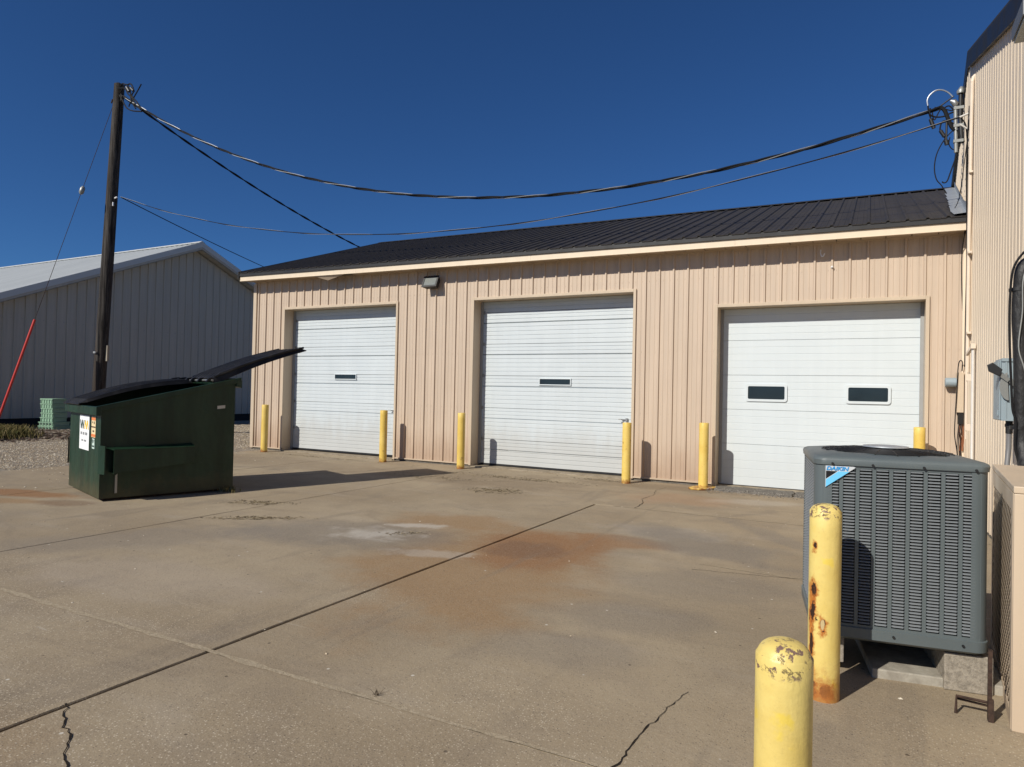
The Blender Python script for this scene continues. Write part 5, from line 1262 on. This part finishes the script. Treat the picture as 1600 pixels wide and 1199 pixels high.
# ================================================================== CRATES by the white shed
cl = ['topmost green crate of the stack by the white shed', 'second green crate from the top of the stack by the white shed', 'third green crate from the top of the stack by the white shed',
      'fourth green crate from the top of the stack by the white shed', 'fifth green crate from the top of the stack by the white shed', 'upper of the two wide green trays under the crate stack', 'lowest wide green tray under the crate stack, on the mulch']
CB = Vector((-21.7, 0.22, ZG+0.03)); crz = math.radians(8); zc = 0
lay = [(0.60, 0.52, 0.13), (0.57, 0.50, 0.11), (0.50, 0.42, 0.13), (0.50, 0.42, 0.13), (0.49, 0.42, 0.13), (0.49, 0.41, 0.13), (0.49, 0.41, 0.135)]
for i, (lx, ly, lh) in enumerate(lay):
    ofs = Vector((0.01*math.sin(i*2.1)-0.012*i, 0.008*math.cos(i*1.7), zc))
    t = thing('plastic_crate', cl[6-i], 'crate', CB+ofs, crz+0.02*math.sin(i), 'stack of green crates by the white shed')
    X2, Y2 = lx/2, ly/2; mb = MB(); w_ = 0.018
    for (xa, xb, ya, yb) in ((-X2, X2, -Y2, -Y2+w_), (-X2, X2, Y2-w_, Y2), (-X2, -X2+w_, -Y2+w_, Y2-w_), (X2-w_, X2, -Y2+w_, Y2-w_)):
        mb.box(xa+0.012, xb-0.012 if xb > 0 else xb, ya+0.012 if ya < 0 else ya, yb, 0.004, lh*0.9)
    mb.box(-X2+w_, X2-w_, -Y2+w_, Y2-w_, 0.004, 0.02); obj('body', mb, 'crate', t)
    mb = MB(); mb.box(-X2-0.008, X2+0.008, -Y2-0.008, -Y2+0.012, lh*0.80, lh*0.985); mb.box(-X2-0.008, X2+0.008, Y2-0.012, Y2+0.008, lh*0.80, lh*0.985); mb.box(-X2-0.008, -X2+0.012, -Y2+0.012, Y2-0.012, lh*0.80, lh*0.985); mb.box(X2-0.012, X2+0.008, -Y2+0.012, Y2-0.012, lh*0.80, lh*0.985)
    obj('rim', mb, 'crate', t)
    mb = MB()
    for q in range(-2, 3): 
        mb.box(-X2*0.85+(q+2)*X2*0.42-0.012, -X2*0.85+(q+2)*X2*0.42+0.012, -Y2-0.004, -Y2+0.012, 0.006, lh*0.8)
        mb.box(-X2-0.004, -X2+0.012, q*Y2*0.42-0.012, q*Y2*0.42+0.012, 0.006, lh*0.8)
    obj('stiffener', mb, 'crate', t)['kind'] = 'stuff'
    mb = MB()
    for q in range(-2, 2):
        mb.box(-X2-0.002+0.012, -X2+0.0125, q*Y2*0.42+0.03, (q+1)*Y2*0.42-0.02, lh*0.3, lh*0.7)
        if i < 2: mb.box(-X2*0.85+(q+2)*X2*0.42+0.03, -X2*0.85+(q+3)*X2*0.42-0.03, -Y2+0.0105, -Y2+0.0115, lh*0.25, lh*0.6)
    obj('hand_slot', mb, 'dark', t)['kind'] = 'stuff'
    if i == 6: obj('lid', MB().box(-X2-0.006, X2+0.006, -Y2-0.006, Y2+0.006, lh*0.986, lh*1.04), 'crate', t, bevel=0.006)
    zc += lh

# ================================================================== LOOSE STUFF
def scatter(name, n, where, size, mats, label, flat=0.6, elong=1.0, zf=None):
    """one mesh of many small irregular octahedra; mats = list of colours"""
    vs, fs, mi = [], [], []
    for _ in range(n):
        q = where()
        if q is None: continue
        x, y, z = q; s = size[0]+(size[1]-size[0])*random.random()**2.2
        rz = random.random()*2*PI; c, sn = math.cos(rz), math.sin(rz); el = elong*(0.7+0.6*random.random())
        loc = [(el, 0, 0), (0, 1, 0), (-el*0.9, 0.1, 0), (0, -1, 0), (0.1, 0.05, flat), (-0.1, 0, -flat*0.5)]
        b0 = len(vs); tilt = random.uniform(-0.4, 0.4)
        for (a, b, c_) in loc:
            a, b, c_ = [v*s*random.uniform(0.75, 1.2) for v in (a, b, c_)]
            vs.append((x+a*c-b*sn, y+a*sn+b*c, z+c_+a*tilt*0.4+s*flat*0.3))
        for f in ((0, 1, 4), (1, 2, 4), (2, 3, 4), (3, 0, 4), (1, 0, 5), (2, 1, 5), (3, 2, 5), (0, 3, 5)): fs.append(tuple(b0+i for i in f)); mi.append(random.randrange(len(mats)) if f == (0, 1, 4) else mi[-1])
    me = bpy.data.meshes.new(name); me.from_pydata(vs, [], fs); me.update()
    for m in mats: me.materials.append(m)
    me.polygons.foreach_set('material_index', mi)
    o = link(bpy.data.objects.new(name, me)); o['kind'] = 'stuff'; o['label'] = label; return o
def cm(name, c): return plain(name, c, 0.9, 0, 0.2, 0.15, 40)
GM = [cm('stone_a', (0.41, 0.325, 0.22)), cm('stone_b', (0.48, 0.39, 0.275)), cm('stone_c', (0.28, 0.225, 0.16)), cm('stone_d', (0.60, 0.53, 0.42))]
def edge_x(y): return -12.62+0.18*math.sin(y*1.3)+0.12*math.sin(y*3.7)-0.12*max(0, y+5.5)*0.9*0.9
def gz(x, y): return ZG-0.006+0.03*noise.noise(Vector((x*0.5, y*0.5, 0)))*min(1, max(0, (-12.9-x)/2))
def grav():
    y = random.uniform(-8.0, 2.0); x = random.uniform(-22.5, -12.3)
    if x > edge_x(y): return None
    if x > edge_x(y)-0.5 and random.random() < 0.5: return None
    return x, y, gz(x, y)
scatter('gravel', 60000, grav, (0.006, 0.019), GM, 'loose pale gravel between the concrete yard and the white shed', 0.6, 1.15)
def grav2():
    x = random.uniform(-21.5, -13.45); y = random.uniform(2.0, 9.0)
    if y > 2 and x > -13.5: return None
    return x, y, gz(x, y)
scatter('gravel', 18000, grav2, (0.009, 0.028), GM, 'loose pale gravel beside the left end of the garage', 0.6, 1.1)
def strays():
    y = random.uniform(-8, 0); x = random.gauss(-12.2, 0.9)
    if x < edge_x(y): return None
    return x, y, ZG
scatter('stray_pebbles', 420, strays, (0.005, 0.018), GM, 'stray pebbles on the left edge of the concrete', 0.6)
def yardp(): return random.uniform(-11, 0), random.uniform(-9.5, -0.6), ZG
scatter('stray_pebbles', 260, yardp, (0.003, 0.010), GM, 'few tiny pebbles scattered over the concrete yard', 0.6)
# mound of mulch and soil
MC = Vector((-20.3, -0.8))
def mh(x, y):
    u = (x+20.5)/2.5; v = (y+1.5)/5.0
    r = math.sqrt(u*u+v*v); return max(0.0, 1-r*r)**0.8*0.14*(1+0.4*noise.noise(Vector((x*1.3, y*1.3, 5))))+0.04*noise.noise(Vector((x*4, y*4, 1)))
mb = MB(); nx, ny = 60, 60; xa, xb, ya, yb = -25.0, -15.6, -5.4, 4.6
for j in range(ny+1):
    for i in range(nx+1):
        x = xa+(xb-xa)*i/nx; y = ya+(yb-ya)*j/ny; mb.v.append((x, y, ZG-0.07+mh(x, y)*1.0 if mh(x, y) > 0.03 else ZG-0.07))
for j in range(ny):
    for i in range(nx): a_ = j*(nx+1)+i; mb.f.append((a_, a_+1, a_+nx+2, a_+nx+1))
MT['soil'] = rough_mat('mulch_soil', (0.05, 0.035, 0.025), (0.15, 0.11, 0.085), 16, 1, 1.0, 0.05)
o = obj('soil_mound', mb, 'soil', smooth=True); struct(o, 'low mound of dark soil in front of the white shed')
MM = [cm('mulch_a', (0.10, 0.065, 0.045)), cm('mulch_b', (0.22, 0.165, 0.125)), cm('mulch_c', (0.055, 0.038, 0.028)), cm('mulch_d', (0.32, 0.27, 0.21))]
def mul():
    x = random.uniform(-23.2, -17.8); y = random.uniform(-5.2, 3.6); h_ = mh(x, y)
    if h_ < 0.035: return None
    return x, y, ZG-0.06+h_
scatter('mulch', 24000, mul, (0.012, 0.050), MM, 'bark mulch and dry leaves covering the soil mound', 0.25, 1.7)
# grass tuft
def blades(name, n, where, hgt, mats, label, wd=0.006, spread=0.6):
    vs, fs, mi = [], [], []
    for _ in range(n):
        q = where()
        if q is None: continue
        x, y, z = q; h_ = hgt[0]+(hgt[1]-hgt[0])*random.random(); a = random.random()*2*PI; lx, ly = math.cos(a)*spread*h_*random.random(), math.sin(a)*spread*h_*random.random()
        px, py = -math.sin(a)*wd, math.cos(a)*wd; b0 = len(vs)
        vs += [(x-px, y-py, z), (x+px, y+py, z), (x+lx*0.4+px*0.8, y+ly*0.4+py*0.8, z+h_*0.6), (x+lx*0.4-px*0.8, y+ly*0.4-py*0.8, z+h_*0.6), (x+lx, y+ly, z+h_*0.95)]
        fs += [(b0, b0+1, b0+2, b0+3), (b0+3, b0+2, b0+4)]; k_ = random.randrange(len(mats)); mi += [k_, k_]
    me = bpy.data.meshes.new(name); me.from_pydata(vs, [], fs); me.update()
    for m in mats: me.materials.append(m)
    me.polygons.foreach_set('material_index', mi); o = link(bpy.data.objects.new(name, me)); o['kind'] = 'stuff'; o['label'] = label; return o
GR = [cm('grass_a', (0.135, 0.120, 0.038)), cm('grass_b', (0.21, 0.165, 0.065)), cm('grass_c', (0.085, 0.090, 0.028)), cm('straw', (0.34, 0.27, 0.13))]
def tuft():
    x = random.gauss(-19.7, 0.30); y = random.gauss(-2.30, 0.34); return x, y, ZG-0.06+mh(x, y)
blades('grass', 9000, tuft, (0.10, 0.30), GR, 'olive green grass tuft on the mound at the left edge', 0.007, 0.8)
def tuft2():
    x = random.uniform(-23.5, -16.5); y = random.uniform(-4.5, 3.5)
    return (x, y, ZG-0.06+mh(x, y)) if mh(x, y) > 0.03 else None
blades('dry_grass', 350, tuft2, (0.03, 0.09), GR[1:], 'sparse dry blades over the soil mound', 0.004, 1.4)
def cornergrass():
    x = random.gauss(-13.6, 0.35); y = random.uniform(0.6, 3.6); return x, y, ZG-0.02
blades('dry_grass', 1600, cornergrass, (0.03, 0.16), GR[1:], 'dry weeds along the left end of the garage', 0.004, 1.0)
# debris piles on the concrete
DM = [cm('debris_a', (0.16, 0.12, 0.07)), cm('debris_b', (0.28, 0.22, 0.13)), cm('debris_c', (0.07, 0.05, 0.03)), cm('debris_d', (0.40, 0.33, 0.22))]
def pile(cx, cy, rx, ry, ang_, n, size=(0.004, 0.013), label='', el=1.9):
    ca, sa = math.cos(ang_), math.sin(ang_)
    def wh():
        u, v = random.gauss(0, 0.42), random.gauss(0, 0.42)
        if noise.noise(Vector((u*3+cx, v*3+cy, 0))) < -0.1: return None
        a_, b_ = u*rx, v*ry; return cx+a_*ca-b_*sa, cy+a_*sa+b_*ca, ZG+0.006*random.random()
    scatter('leaf_litter', int(n*2.2), wh, size, DM, label, 0.22, el)
pile(-7.56, -4.95, 0.42, 0.15, 0.5, 420, label='dry leaf litter on the concrete right of the dumpster, farther patch')
pile(-6.80, -5.62, 0.48, 0.11, 0.6, 420, label='dry leaf litter on the concrete, patch nearest the yard centre')
pile(-5.72, -2.40, 0.42, 0.30, 0.2, 700, label='round patch of dry leaf litter in front of the middle door')
pile(-6.1, -1.0, 1.3, 0.22, 0.0, 700, label='dry leaf litter strip near the sill of the middle door')
pile(-7.2, -1.7, 0.9, 0.40, 0.1, 260, label='thin leaf litter between the first and middle doors')
pile(-8.55, -4.58, 0.14, 0.10, 0.3, 160, label='small weed and litter at the right corner of the dumpster')
pile(-5.05, -5.35, 0.30, 0.10, 0.6, 70, label='few twigs on the pale patch in the yard centre')
pile(-10.9, -0.5, 2.2, 0.12, 0.0, 300, label='leaf litter along the foot of the leftmost door')
pile(-4.9, -0.35, 0.7, 0.14, 0.0, 220, label='leaf litter by the bollard right of the middle door')
def wb():
    x = random.gauss(-8.56, 0.07); return x, random.gauss(-4.56, 0.05), ZG
blades('weed', 160, wb, (0.03, 0.09), GR, 'small dry weed at the right corner of the dumpster', 0.003, 1.2)
blades('weed', 12, lambda: (random.gauss(-3.07, 0.012), random.gauss(-8.225, 0.012), ZG), (0.012, 0.035), [DM[2]], 'tiny weed growing out of the pale joint in the foreground', 0.0016, 1.8)
# crumbled asphalt patch before the right door
def asph(x0, x1, seed, label):
    mb = MB(); n = 46; m_ = 7
    for i in range(n+1):
        x = x0+(x1-x0)*i/n; ya = -0.47-0.05*noise.noise(Vector((x*4, seed, 0)))-0.03*noise.noise(Vector((x*14, seed, 0)))-0.10*(x-x0)/3; yb = -0.055
        for j in range(m_+1):
            v = j/m_; y = ya+(yb-ya)*v; z = ZG+0.002+(0.030*min(1, v*6) if v > 0 else -0.01)+0.012*noise.noise(Vector((x*18, y*18, 3)))*min(1, v*6)
            mb.v.append((x, y, z))
    for i in range(n):
        for j in range(m_): a_ = i*(m_+1)+j; mb.f.append((a_, a_+m_+1, a_+m_+2, a_+1))
    o = obj('asphalt_patch', mb, 'asphalt'); return struct(o, label)
asph(-3.12, -2.05, 1, 'crumbling asphalt strip before the right door, left piece'); asph(-2.02, -0.5, 2, 'crumbling asphalt strip before the right door, right piece')
AM = [cm('chip_a', (0.22, 0.20, 0.175)), cm('chip_b', (0.10, 0.09, 0.08)), cm('chip_c', (0.34, 0.31, 0.27))]
scatter('asphalt_crumbs', 2600, lambda: (random.uniform(-3.2, -0.5), random.uniform(-0.60, -0.07) if random.random() < 0.85 else random.gauss(-0.65, 0.12), ZG+0.025 if random.random() < 0.6 else ZG), (0.004, 0.013), AM, 'loose asphalt crumbs before the right door', 0.7)
